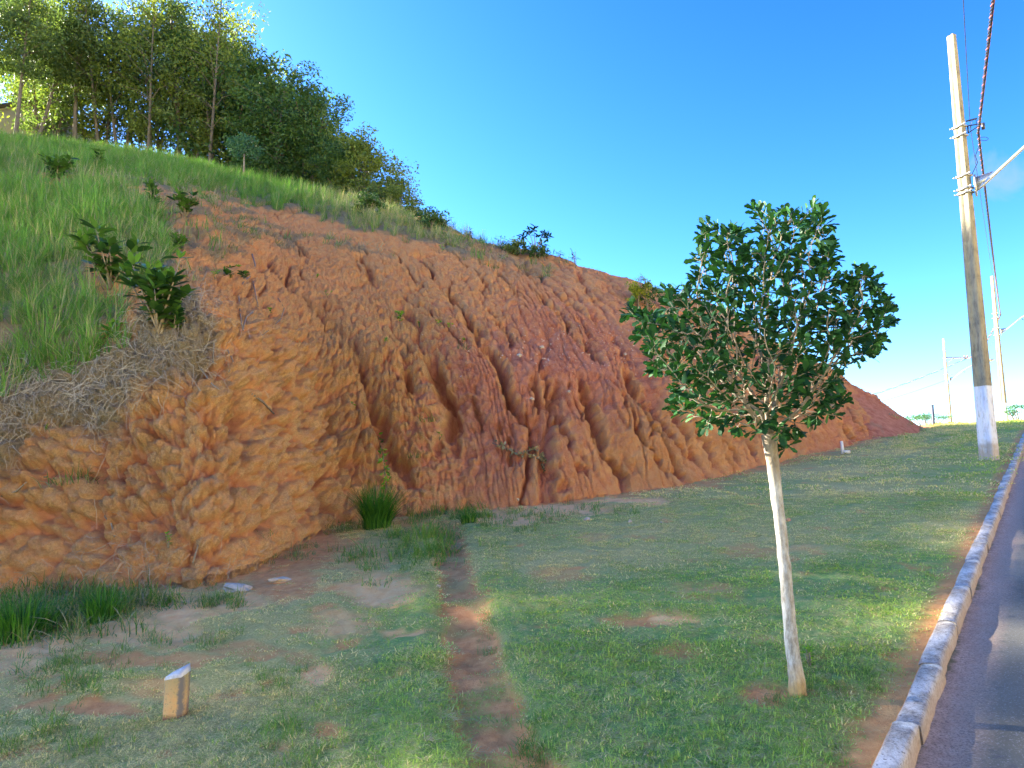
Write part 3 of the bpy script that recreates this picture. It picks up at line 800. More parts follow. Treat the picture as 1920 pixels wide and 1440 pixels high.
# ---- taller weeds along ditch, kerb, tree foot and the bank foot
wsrc = [blade_tuft('weed_tuft', 34, .08, .05, .15, .0042, .75, M_weed, seed=11), blade_tuft('weed_tuft', 26, .11, .03, .10, .005, 1.1, M_weed, seed=12)]
W_ = []
def weed_cluster(px, py, sx, sy, n, s=1.0, tn=.5, dr=.1):
    for _ in range(n):
        a, b_ = rng.normal(px, sx), rng.normal(py, sy)
        p = hit_ground(a, b_)
        z = ground_fields(np.array([p.x]), np.array([p.y]))[0][0]
        if lat(p.x, p.y) > -.12: continue
        hz = hill_z(p.x, p.y)
        if hz is not None and hz > z+.03:
            if rng.random() < .8: continue
            z = hz-.01
        W_.append(((p.x, p.y, z-.005), s*rng.uniform(.6, 1.3), rng.integers(2), np.clip(tn+rng.normal(0, .2), 0, 1), dr))
weed_cluster(60, 1165, 70, 20, 90, 1.7, .1, .3); weed_cluster(195, 1135, 25, 12, 34, 1.7, .25, .2); weed_cluster(120, 1110, 60, 10, 40, 2.0, .3, .3); weed_cluster(280, 1130, 25, 8, 20, 1.6, .2, .4)
weed_cluster(415, 1125, 22, 8, 18, 1.2, .3, .3); weed_cluster(790, 1020, 40, 22, 60, 1.8, .75); weed_cluster(800, 965, 25, 8, 26, 1.6, .4); weed_cluster(875, 965, 18, 10, 26, 1.7, .5)
weed_cluster(680, 1050, 30, 18, 18, 1.2, .6); weed_cluster(1010, 965, 40, 8, 22, 1.0, .6); weed_cluster(1100, 960, 60, 8, 18, 1.0, .6); weed_cluster(960, 985, 50, 10, 25, 1.0, .6)
weed_cluster(925, 1180, 10, 90, 22, .5, .7); weed_cluster(815, 1150, 14, 80, 20, .5, .6); weed_cluster(1000, 1400, 25, 40, 26, .7, .6); weed_cluster(560, 1400, 40, 30, 26, .7, .8)
weed_cluster(120, 1260, 60, 22, 34, .9, .5, .2); weed_cluster(310, 1195, 50, 14, 20, .8, .5, .3); weed_cluster(510, 1270, 30, 14, 14, .7, .7); weed_cluster(1560, 1290, 60, 30, 40, .45, .3); weed_cluster(1480, 1330, 50, 20, 20, .4, .4)
weed_cluster(640, 990, 40, 8, 30, 1.2, .4, .3); weed_cluster(540, 1035, 50, 12, 30, 1.0, .3, .4); weed_cluster(90, 1380, 60, 40, 30, .8, .6, .2); weed_cluster(1300, 1420, 200, 20, 40, .6, .7)
scatter('weeds', 'coarse green weeds in clumps on the lawn and at the foot of the bank', [w[0] for w in W_], rots(len(W_), .15), [w[1] for w in W_], [w[2] for w in W_], [w[3] for w in W_], [w[4] for w in W_], wsrc)
# ---- grass on the hill
cell = np.linalg.norm(np.cross(np.gradient(P0, axis=0), np.gradient(P0, axis=1)), axis=2)
def hill_points(mask, per_m2, cap=20000):
    w = mask*cell*((VV > 0) & (VV < 1.25)); tot = w.sum(); n = int(min(cap, tot*per_m2))
    idx = rng.choice(w.size, n, p=(w/tot).ravel())
    p = P1.reshape(-1, 3)[idx]+np.column_stack([rng.uniform(-.03, .03, n), rng.uniform(-.03, .03, n), np.full(n, -.02)])
    return p, idx
vis = sstep(-420, -150, PX)
tallb = blur(tall, 2)*(.4+.6*vis)*(PX > -500)
hs_src = [blade_tuft('tall_tuft', 34, .12, .35, .85, .015, .65, M_tall, seg=4, seed=21), blade_tuft('tall_tuft', 30, .14, .30, .65, .014, .95, M_tall, seg=4, seed=22), blade_tuft('tall_tuft', 26, .12, .5, 1.0, .015, .5, M_tall, seg=4, seed=23)]
p, idx = hill_points(tallb, 42, 9000)
xx, yy = p[:, 0], p[:, 1]
patch = fbm2(xx*.5, yy*.5, 3, 95)
scatter('tall_grass', 'dense bright green tall grass covering the left flank of the hill', p, rots(len(p), .16), np.clip(.56+.42*patch+rng.normal(0, .12, len(p)), .28, 1.1), rng.integers(0, 3, len(p)),
        np.clip(.5+.9*patch+rng.normal(0, .2, len(p)), 0, 1), np.clip(.10+.25*rng.random(len(p))-.3*patch, 0, 1), hs_src)
p, idx = hill_points(blur(band, 2)*(PX > -500), 26, 8000)
bx_, by_ = PX.ravel()[idx], PY.ravel()[idx]
dryb = sstep(520, 700, bx_)
scatter('hilltop_grass', 'strip of knee high grass along the hilltop, green turning straw coloured to the right', p, rots(len(p), .15), rng.uniform(.30, .70, len(p))*(1-.2*sstep(700, 850, bx_)), rng.integers(0, 3, len(p)),
        np.clip(.55-.3*dryb+rng.normal(0, .2, len(p)), 0, 1), np.clip(.1+.5*dryb+rng.normal(0, .1, len(p)), 0, 1), hs_src)
thin = [blade_tuft('thin_tuft', 16, .12, .08, .22, .010, .8, M_weed, seed=31), blade_tuft('dry_tuft', 20, .16, .10, .3, .007, 1.1, M_straw, seed=32, flat=.35), blade_tuft('thin_tuft', 12, .10, .15, .35, .012, .6, M_tall, seed=33)]
cov = blur(sparse, 3)*sstep(-.15, .25, fbm2(S_*1.3, U_*1.3, 4, 63)+.08)+.7*blur(band2, 2)+.8*sstep(.22, .42, fbm2(S_*1.1, U_*1.1, 4, 64))*sstep(.5, .75, VV)*bareM
p, idx = hill_points(cov*(PX > -300), 22, 7000)
scatter('sparse_hill_grass', 'thin dull grass and dead tufts dotted over the upper slope', p, rots(len(p), .2), rng.uniform(.5, 1.25, len(p)), rng.choice([0, 1, 1, 2], len(p)), np.clip(rng.normal(.4, .2, len(p)), 0, 1), np.clip(rng.normal(.35, .15, len(p)), 0, 1), thin)
# ---- dead straw hanging over the edge of the grass and lying at the foot
def straw_mesh(name, n, L0, L1, w, seed, spread=.25):
    r = np.random.default_rng(seed); V = []; Fc = []; RN = []; k = 0
    for i in range(n):
        th = r.uniform(0, 2*np.pi); L = r.uniform(L0, L1); p_ = np.array([r.normal(0, spread), r.normal(0, spread), r.uniform(.0, .08)])
        d = np.array([math.cos(th), math.sin(th), r.uniform(-.1, .5)]); rn = r.random(); sg = 5
        for s in range(sg+1):
            sd_ = np.cross(d, (0, 0, 1)); sd_ = sd_/(np.linalg.norm(sd_)+1e-6)*w*r.uniform(.7, 1)*(1-.6*s/sg)/2
            V += [tuple(p_-sd_), tuple(p_+sd_+np.array((0, 0, w*.4)))]; RN += [rn, rn]
            p_ = p_+d*L/sg; d = d+np.array([r.normal(0, .25), r.normal(0, .25), -.16+r.normal(0, .12)]); d /= np.linalg.norm(d)
            if p_[2] < .004: p_[2] = .004+.01*r.random(); d[2] = abs(d[2])*.3
        for s in range(sg): Fc.append((k+2*s, k+2*s+1, k+2*s+3, k+2*s+2))
        k += 2*(sg+1)
    return mesh_np(name, V, Fc, M_straw, False, {'rnd': RN})
ss = [straw_mesh('straw_bundle', 60, .12, .38, .0045, 41), straw_mesh('straw_bundle', 55, .10, .30, .004, 42), straw_mesh('straw_bundle', 18, .3, .6, .005, 43, .3)]
def slope_rot(idx, n):
    # lay the bundles on the slope
    nv = Nn.reshape(-1, 3)[idx]; out = np.zeros((n, 3))
    for i in range(n):
        q_ = Vector(nv[i]).to_track_quat('Z', 'Y') @ Matrix.Rotation(rng.uniform(0, 6.28), 3, 'Z').to_quaternion()
        out[i] = q_.to_euler()
    return out
foot = np.exp(-((PX-150)/230)**2)*sstep(1015, 1060, PY)*(VV >= 0)*sstep(-.2, .2, fbm2(S_*1.4, U_*1.4, 3, 66)+.05)
p, idx = hill_points(blur(drys, 3)*(PX > -300)*sstep(-.5, .1, fbm2(S_*1.2, U_*1.2, 3, 65)), 20, 1100)
p2, idx2 = hill_points(foot*(PX > -200), 22, 85)
p = np.concatenate([p, p2]); idx = np.concatenate([idx, idx2])
scatter('dead_straw', 'grey white dead grass stalks matted below the green grass and along the foot of the bank', p, slope_rot(idx, len(p)), rng.uniform(.5, 1.1, len(p)), rng.integers(0, 3, len(p)), np.clip(rng.normal(.6, .25, len(p)), 0, 1), rng.uniform(0, .5, len(p)), ss)

# ================================================================== leaves
def leaf_shape(L, Wd, lobes=False, droop=.15, fold=.12):
    """one leaf lying along +X, folded on its midrib and drooping"""
    if lobes: st = [(0, .08), (.22, .5), (.32, .40), (.52, .95), (.62, .72), (.82, .98), (.93, .55)]
    else: st = [(0, .06), (.18, .55), (.45, 1.0), (.72, .8), (.92, .3)]
    V = []; 
    for t, w in st:
        zc = -droop*L*t*t
        V += [(t*L, -w*Wd/2, zc+fold*w*Wd/2), (t*L, 0, zc), (t*L, w*Wd/2, zc+fold*w*Wd/2)]
    V.append((L, 0, -droop*L)); n = len(st); Fc = []
    for i in range(n-1):
        a = 3*i; Fc += [(a, a+1, a+4, a+3), (a+1, a+2, a+5, a+4)]
    a = 3*(n-1); Fc += [(a, a+1, 3*n), (a+1, a+2, 3*n)]
    return np.array(V), Fc
def leaf_mesh(name, L, Wd, mat, tone, **k):
    V, Fc = leaf_shape(L, Wd, **k)
    return mesh_np(name, V, Fc, mat, True, {'tone': np.full(len(V), tone)})
def join_leaves(name, mats4, shape, mat, tones):
    V0, F0 = shape; V = []; Fc = []; T = []; n = len(V0)
    A = np.array([np.array(m) for m in mats4])
    Vh = np.hstack([V0, np.ones((n, 1))])
    V = (A @ Vh.T).transpose(0, 2, 1)[:, :, :3].reshape(-1, 3)
    for i in range(len(mats4)): Fc += [tuple(j+i*n for j in f) for f in F0]
    return mesh_np(name, V, Fc, mat, True, {'tone': np.repeat(tones, n)})
def orient(loc, d, roll=0, s=1.0):
    d = Vector(d).normalized(); up = Vector((0, 0, 1))
    if abs(d.dot(up)) > .97: up = Vector((1, 0, .1))
    y = up.cross(d).normalized(); z = d.cross(y)
    M = Matrix((d, y, z)).transposed().to_4x4()
    return Matrix.Translation(loc) @ M @ Matrix.Rotation(roll, 4, 'X') @ Matrix.Scale(s, 4)

# ================================================================== young tree
M_bark = plain('bark', (.14, .11, .08), (.34, .29, .22), 30, .9, .006, scl=(1, 1, .3))
def whitewash_mat():
    m, nt, b = new_mat('whitewashed_bark')
    n1 = tnoise(nt, 34, 6, .75, scl=(1, 1, .35)); n2 = tnoise(nt, 9, 4, .6)
    g = N(nt, 'ShaderNodeTexCoord'); sp = N(nt, 'ShaderNodeSeparateXYZ'); nt.links.new(g.outputs['Object'], sp.inputs[0])
    w = mixc(nt, mrange(nt, n1, .36, .62), (.50, .49, .45), (.22, .195, .155))
    brk = mixc(nt, mrange(nt, n1, .3, .7), (.13, .10, .07), (.36, .31, .24))
    zt = mmath(nt, 'ADD', sp.outputs[2], mmath(nt, 'MULTIPLY', mmath(nt, 'SUBTRACT', n2, .5), .16))
    c = mixc(nt, mrange(nt, zt, 1.08, 1.16), w, brk)
    c = mixc(nt, mrange(nt, zt, .17, .05), c, mixc(nt, mrange(nt, n1, .3, .7), (.55, .36, .14), (.25, .17, .08)))
    setc(nt, b, c); bump(nt, b, n1, .9, .006)
    return m
M_leafd = leaf_mat('glossy_leaf', (.010, .045, .020), (.035, .13, .030), .14, .55, spec=.2)
def young_tree():
    poly_z = [(830,70),(870,90),(900,150),(950,160),(990,75),(1060,100),(1110,130),(1190,65),(1220,100),(1200,150),(1250,150),(1290,210),(1250,250),(1290,310),(1300,400),(1310,440),(1350,460),(1400,420),(1450,380),(1480,400),(1500,500),(1545,480),(1560,560),(1600,620),(1590,690),(1630,715),(1540,740),(1550,800),(1480,850),(1550,885),(1400,900),(1380,940),(1300,960),(1330,1020),(1290,1080),(1350,1100),(1340,1130),(1250,1140),(1310,1200),(1200,1230),(1120,1260),(1070,1300),(1000,1290),(1050,1350),(1000,1370),(960,1310),(900,1260),(860,1220),(780,1310),(750,1240),(590,1260),(580,1200),(500,1190),(420,1130),(480,1080),(400,980),(320,970),(290,930),(330,900),(270,850),(290,800),(190,700),(190,620),(260,650),(380,640),(410,620),(350,540),(440,510),(500,560),(520,450),(600,450),(540,400),(460,350),(560,350),(590,290),(540,220),(600,170),(640,150),(700,200),(780,190),(820,260),(850,330),(900,290),(880,220),(900,170),(830,100)]
    poly = [(1100+a/2.743, 350+b/2.743) for a, b in poly_z]
    foot_ = hit_ground(1497, 1302); D0 = foot_.y
    fz = float(ground_fields(np.array([foot_.x]), np.array([foot_.y]))[0][0])
    root = thing('young_tree', 'slender young tree with a whitewashed trunk and dark glossy vase shaped crown on the lawn', 'tree', (foot_.x, foot_.y, fz-.02))
    O = Vector(root.location)
    tp = [(1497, 1306), (1492, 1260), (1483, 1195), (1477, 1130), (1471, 1060), (1464, 990), (1456, 925), (1448, 865), (1441, 815)]
    tpts = [at(a, b, D0+.012*i)-O for i, (a, b) in enumerate(tp)]
    # attractors inside the crown
    r = np.random.default_rng(5); A = []
    xs = np.array([p[0] for p in poly]); ys = np.array([p[1] for p in poly])
    cand = np.stack([r.uniform(xs.min(), xs.max(), 12000), r.uniform(ys.min(), ys.max(), 12000)], 1)
    ins = in_poly(cand[:, 0], cand[:, 1], poly)
    # shrink the inner cone beneath the branches a little so that stems show
    cand = cand[ins]; cand = cand[in_poly(1440+(cand[:, 0]-1440)*1.03, 600+(cand[:, 1]-600)*1.03, poly) | (cand[:, 1] > 640)][:3000]
    for a, b in cand:
        hw = np.interp(b, [380, 480, 580, 660, 740, 800, 850], [.22, .38, .52, .55, .45, .30, .12])
        A.append(np.array(at(a, b, D0+.08+r.uniform(-1, 1)*hw*math.sqrt(max(0.05, 1-((a-1430)/290)**2))))-np.array(O))
    A = np.array(A)
    nodes = [np.array(tpts[-1])]; par = [-1]
    for q in [(1425, 770), (1452, 770), (1438, 760), (1410, 775), (1470, 790)]:
        nodes.append(np.array(at(q[0], q[1], D0+r.uniform(-.05, .25))-O)); par.append(0)
    step = .035; alive = np.ones(len(A), bool)
    for it in range(150):
        Nd = np.array(nodes); Aa = A[alive]
        if not len(Aa): break
        d2 = ((Aa[:, None]-Nd[None])**2).sum(2); near = d2.argmin(1); dist = np.sqrt(d2.min(1))
        grow = {}
        for i, k in enumerate(near):
            if dist[i] < 1.2: grow.setdefault(k, []).append((Aa[i]-Nd[k])/max(dist[i], 1e-6))
        if not grow: break
        for k, ds in grow.items():
            d = np.sum(ds, 0); nn = np.linalg.norm(d)
            if nn < 1e-5: continue
            d = d/nn+np.array([0, 0, .12])+r.normal(0, .10, 3); d /= np.linalg.norm(d)
            p = Nd[k]+d*step
            if np.min(((Nd-p)**2).sum(1)) < (step*.35)**2: continue
            nodes.append(p); par.append(int(k))
        Nd = np.array(nodes); al = np.where(alive)[0]
        dd_ = np.sqrt(((A[al][:, None]-Nd[None])**2).sum(2).min(1)); alive[al[dd_ < .055]] = False
        if len(nodes) > 5200: break
    n = len(nodes); Nd = np.array(nodes); cnt = np.zeros(n); kids = [[] for _ in range(n)]
    for i in range(1, n): kids[par[i]].append(i)
    rad2 = np.zeros(n); dep = np.zeros(n, int)
    for i in range(n-1, -1, -1):
        if not kids[i]: rad2[i] = .0016**2.3; dep[i] = 0
        else: rad2[i] = sum(rad2[k] for k in kids[i]); dep[i] = 1+max(dep[k] for k in kids[i])
    rad = rad2**(1/2.3); rad = rad*min(1.0, .034/rad[0])
    rad = np.maximum(rad, .0013)
    print('tree nodes', n, 'r0', rad[0])
    tb = MB()
    rt = [.045, .038, .034, .032, .031, .030, .031, .033, .040]
    pts2 = []; rr2 = []
    for i in range(len(tpts)-1):
        for k in range(4):
            t = k/4; pts2.append(tpts[i].lerp(tpts[i+1], t)+Vector(r.normal(0, .0014, 3))); rr2.append((rt[i]*(1-t)+rt[i+1]*t)*r.uniform(.96, 1.05))
    pts2.append(tpts[-1]); rr2.append(rt[-1])
    tb.tube(pts2, rr2, 14)
    link('trunk', tb.mesh('trunk', whitewash_mat(), True), root)
    # branches as chains
    bb = MB(); started = set(); limbs = []
    def chain(i0, first):
        pts = [Vector(Nd[i0])] if i0 >= 0 else []; rs_ = [rad[first]*1.02]
        c = first
        while True:
            pts.append(Vector(Nd[c])); rs_.append(rad[c])
            if not kids[c]: break
            ks = sorted(kids[c], key=lambda k: -rad[k])
            for k in ks[1:]: stack.append((c, k))
            c = ks[0]
        return pts, rs_
    main = sorted(kids[0], key=lambda k: -rad[k])
    for m_ in main:
        stack = [(0, m_)]; mb = MB()
        while stack:
            a_, b_ = stack.pop(); pts, rs_ = chain(a_, b_)
            if len(pts) > 6 and rs_[1] < .003:      # thin the twigs out
                pts = pts[::2]+[pts[-1]]; rs_ = rs_[::2]+[rs_[-1]]
            mb.tube(pts, rs_, 7 if rs_[0] > .006 else 4, cap=False)
        link('branch', mb.mesh('branch', M_bark, True), root)
    # leaves
    shp = leaf_shape(.066, .030, lobes=True)
    LM = []; TN = []
    for i in range(1, n):
        if dep[i] > 9: continue
        d0 = Nd[i]-Nd[par[i]]; d0 /= np.linalg.norm(d0)+1e-9
        m_ = 7 if dep[i] == 0 else (2 if dep[i] < 4 else (1 if r.random() < .8 else 0))
        for q in range(m_):
            rv = r.normal(0, 1, 3); rv -= d0*rv.dot(d0); rv /= np.linalg.norm(rv)+1e-9
            sp_ = .55 if dep[i] == 0 else 1.1
            d = d0*.8+rv*sp_+np.array([0, 0, .25])
            LM.append(orient(Vector(Nd[i]+rv*.003), d, r.normal(0, .5), r.uniform(.7, 1.15))); TN.append(float(np.clip(r.beta(1.4, 2.6)+(.25 if r.random() < .05 else 0), 0, 1)))
    print('tree leaves', len(LM))
    campos = Vector((0, 0, CAMZ))-O
    dist = [(LM[i].translation-campos).length for i in range(len(LM))]
    order = np.argsort(dist)
    # 300 nearest leaves singly, the rest as one mass
    lm = [leaf_mesh('leaf', .066, .030, M_leafd, t, lobes=True) for t in (.12, .3, .5, .75)]
    for i in order[:300]:
        o = link('leaf', lm[min(3, int(TN[i]*4))], root); o.matrix_basis = LM[i]
    rest = order[300:]
    f_ = link('foliage', join_leaves('foliage', [LM[i] for i in rest], shp, M_leafd, [TN[i] for i in rest]), root, kind='stuff')
    return root
young_tree()

# ================================================================== wood on the hilltop
M_trunk = plain('wood_bark', (.07, .06, .05), (.18, .15, .125), 14, .9, .01, scl=(1, 1, .3))
M_f1 = leaf_mat('wood_leaf', (.035, .08, .03), (.17, .235, .075), .45, .5, (1.3, 1.35, .6))
M_f2 = leaf_mat('dark_wood_leaf', (.022, .065, .025), (.10, .18, .045), .35, .45, (1.5, 1.6, .55))
M_f3 = leaf_mat('yellowish_leaf', (.07, .11, .025), (.19, .25, .06), .45, .5, (1.6, 1.5, .5))
def rand_dirs(r, n):
    v = r.normal(0, 1, (n, 3)); return v/np.linalg.norm(v, axis=1, keepdims=True)
def leaf_cloud(centers, rads, per, size, r, tone_fn=None, flat=.7):
    n = sum(per); C = np.repeat(centers, per, 0); R = np.repeat(rads, per)
    d = rand_dirs(r, n)*(r.random((n, 1))**.5)*R[:, None]; d[:, 2] *= flat
    P = C+d; a = rand_dirs(r, n); b = np.cross(a, rand_dirs(r, n)); b /= np.linalg.norm(b, axis=1, keepdims=True)+1e-9
    s = size*r.uniform(.6, 1.4, (n, 1)); w = s*.42
    V = np.stack([P-a*s*.5, P+b*w*.5, P+a*s*.5, P-b*w*.5], 1)
    ct = np.repeat(r.random(len(centers)), per)
    T = np.clip(.45*ct+.55*r.random(n), 0, 1)
    return V.reshape(-1, 3), np.arange(4*n).reshape(-1, 4), np.repeat(T, 4)
def tree_variant(seed, H, spread, base, mat, nclump, per, stems=1, size=.16, dense=1.0):
    r = np.random.default_rng(seed); tm = MB(); cl = []; cr = []
    for s in range(stems):
        x, y = r.normal(0, .12, 2) if stems > 1 else (0, 0)
        lx, ly = r.normal(0, .06, 2)*(2 if stems > 1 else 1); h = H*r.uniform(.78, .95)
        tr = H*.011*r.uniform(.8, 1.2)/math.sqrt(stems)+.02
        pts = []; ra = []
        for k in range(11):
            t = k/10; pts.append((x+lx*h*t+.05*H*.1*math.sin(t*5+s), y+ly*h*t+.03*H*.1*math.cos(t*4+s), h*t)); ra.append(tr*(1-.85*t)*(1.25 if k == 0 else 1))
        tm.tube(pts, ra, 6)
        nb = int(nclump/stems)
        for b in range(nb):
            t = base+(1-base)*((b+r.random())/nb); p0 = np.array(pts[int(t*10)])
            th = r.uniform(0, 6.28); tt_ = (t-base)/(1-base)
            L = spread*H*(.35+.65*math.sin(math.pi*min(1, .18+.75*tt_)))*r.uniform(.5, 1.1)
            d = np.array([math.cos(th), math.sin(th), r.uniform(.25, .9)]); d /= np.linalg.norm(d)
            p1 = p0+d*L*.5+np.array([0, 0, .03*H*r.random()]); p2 = p0+d*L
            tm.tube([tuple(p0), tuple(p1), tuple(p2)], [tr*.35*(1-.5*t), tr*.22*(1-.5*t), .012], 4, cap=False)
            for q in range(2):
                cl.append(p0+d*L*r.uniform(.55, 1.1)+r.normal(0, .05*H*.5, 3)); cr.append(H*.075*r.uniform(.6, 1.35)*dense)
    V, Fc, T = leaf_cloud(np.array(cl), np.array(cr), [per]*len(cl), size, r)
    return tm.mesh('trunk', M_trunk, True), mesh_np('crown', V, Fc, mat, False, {'tone': T})
variants = [tree_variant(101, 9, .18, .28, M_f1, 42, 85), tree_variant(102, 9, .18, .30, M_f1, 42, 85, stems=2), tree_variant(103, 9, .20, .26, M_f1, 46, 80, stems=3),
            tree_variant(104, 6, .34, .16, M_f2, 52, 120, size=.14, dense=1.25), tree_variant(105, 6, .36, .12, M_f2, 52, 110, stems=2, size=.14, dense=1.2), tree_variant(106, 4, .42, .06, M_f3, 46, 80, stems=2, size=.12, dense=1.25),
            tree_variant(107, 9, .19, .26, M_f3, 36, 80, stems=2, size=.15), tree_variant(108, 10, .15, .48, M_f1, 38, 85)]
vh = [9, 9, 9, 6, 6, 4, 9, 10]
tlx = [-2300, -1000, -380, 0, 170, 300, 420, 545, 690, 830]; tly = [160, 150, 235, 268, 292, 312, 335, 360, 398, 432]; tld = [17, 19, 23, 26, 27.5, 28, 28, 26.5, 24, 22]
topx = [-2300, -1000, 0, 400, 440, 480, 520, 560, 600, 650, 700, 750, 790, 830]; topy = [-500, -210, -60, -25, 15, 75, 115, 160, 200, 232, 272, 322, 372, 418]
def copy_thing(root, loc, rz, scale, label, group):
    c = root.copy(); COL.objects.link(c); c.location = loc; c.rotation_euler = (0, 0, rz); c.scale = scale; c['label'] = label
    if group: c['group'] = group
    for ch in root.children:
        d = ch.copy(); COL.objects.link(d); d.parent = c
    return c
roots = {}
def plant_tree(v, loc, h, rz, label, group='trees of the wood on the hilltop', wide=1.0):
    s = h/vh[v]
    if v not in roots:
        t_ = thing('hilltop_tree', label, 'tree', loc, group, rz); t_.scale = (s*wide, s*wide, s)
        link('trunk', variants[v][0], t_); link('crown', variants[v][1], t_); roots[v] = t_
        return t_
    return copy_thing(roots[v], loc, rz, (s*wide, s*wide, s), label, group)
tr_rng = random.Random(4)
tree_spots = []
x_ = -2250
while x_ < 825:
    tree_spots.append((x_, tr_rng.uniform(.8, 4.5))); 
    x_ += tr_rng.uniform(22, 38) if x_ > -40 else (tr_rng.uniform(60, 85) if x_ > -900 else tr_rng.uniform(100, 150))
for i_ in range(12): tree_spots.append((tr_rng.uniform(-60, 600), tr_rng.uniform(6, 9)))
kinds_lab = {0: 'slim airy green tree', 1: 'two stemmed airy tree', 2: 'three stemmed broad tree', 3: 'dense dark green tree', 4: 'dark bushy two stemmed tree', 5: 'low yellowish tree', 6: 'feathery yellow green tree', 7: 'tree with long bare trunk'}
def where(i, x, back):
    if x < 0: return 'past the left end of the wood'
    pos = ['before the beige house', 'just right of the beige house', 'in the left part of the wood', 'left of the wood middle', 'in the wood middle', 'behind the small teal sapling', 'right of the teal sapling', 'on the falling side of the wood', 'near the right end of the wood', 'at the lowest right end of the wood']
    return pos[min(9, int(x/85))]
seen_lab = {}
off_frame = []
order_words = ['', 'second ', 'third ', 'fourth ', 'fifth ', 'sixth ', 'seventh ', 'eighth ', 'ninth ']
for i, (x, back) in enumerate(sorted(tree_spots)):
    D = np.interp(x, tlx, tld)+back; yb = np.interp(x, tlx, tly)
    P = at(x, yb, D); z = hill_z(P.x, P.y)
    if z is None: z = P.z-.3
    ty = np.interp(x, topx, topy)+tr_rng.uniform(-8, 26)
    zt = at(x, ty, D).z; h = max(1.6, zt-z)
    if back > 5: h *= .93
    if x < 0: h = min(h, 10.5)
    v = tr_rng.choice([0, 1, 2, 6, 7, 0, 2]) if x < 460 else (tr_rng.choice([3, 4]) if x < 640 else tr_rng.choice([5, 4, 5]))
    if 280 < x < 460 and tr_rng.random() < .4: v = 6
    if -50 < x < 85: v = 7
    if -50 < x < 85 and back > 2.6: continue
    if x < -45: off_frame.append((v, (P.x, P.y, z-.1), h, tr_rng.uniform(0, 6.28))); continue
    lab = kinds_lab[v]+' '+where(i, x, back)
    k = seen_lab.get(lab, 0); seen_lab[lab] = k+1
    if k: lab = (order_words[k] if k < 9 else 'another ')+lab+', from the left'
    plant_tree(v, (P.x, P.y, z-.1), h, tr_rng.uniform(0, 6.28), lab, wide=1.12 if x > 460 else 1.0)

# the wood goes on unseen past the left edge, extended to shade the lawn
def arrays(me):
    co = np.empty(len(me.vertices)*3, np.float32); me.vertices.foreach_get('co', co)
    lt = np.empty(len(me.polygons), np.int32); me.polygons.foreach_get('loop_total', lt)
    vi = np.empty(len(me.loops), np.int32); me.loops.foreach_get('vertex_index', vi)
    return co.reshape(-1, 3), lt, vi
VV_, LT_, VI_, TT_, MI_ = [], [], [], [], []; mats_ = [M_trunk, M_f1, M_f2, M_f3]; nn_ = 0
for v, loc, h, rz in off_frame:
    s_ = h/vh[v]; c_, sn_ = math.cos(rz), math.sin(rz)
    for me_ in variants[v]:
        co, lt, vi = arrays(me_); q = co*s_; q = np.stack([q[:, 0]*c_-q[:, 1]*sn_, q[:, 0]*sn_+q[:, 1]*c_, q[:, 2]], 1)+np.array(loc)
        VV_.append(q); LT_.append(lt); VI_.append(vi+nn_); nn_ += len(q)
        TT_.append(np.array([a.value for a in me_.attributes['tone'].data]) if 'tone' in me_.attributes else np.zeros(len(q)))
        MI_.append(np.full(len(lt), mats_.index(me_.materials[0])))
mw_ = bpy.data.meshes.new('wood'); V_ = np.concatenate(VV_); LT_ = np.concatenate(LT_); VI_ = np.concatenate(VI_)
mw_.vertices.add(len(V_)); mw_.vertices.foreach_set('co', V_.astype(np.float32).ravel()); mw_.loops.add(len(VI_)); mw_.loops.foreach_set('vertex_index', VI_)
mw_.polygons.add(len(LT_)); mw_.polygons.foreach_set('loop_start', np.concatenate([[0], np.cumsum(LT_)[:-1]]).astype(np.int32)); mw_.polygons.foreach_set('loop_total', LT_)
for m_ in mats_: mw_.materials.append(m_)
mw_.polygons.foreach_set('material_index', np.concatenate(MI_).astype(np.int32))
ta_ = mw_.attributes.new('tone', 'FLOAT', 'POINT'); ta_.data.foreach_set('value', np.concatenate(TT_).astype(np.float32)); mw_.update(calc_edges=True)
link('wood', mw_, kind='stuff', label='the hilltop wood continuing unseen to the left')
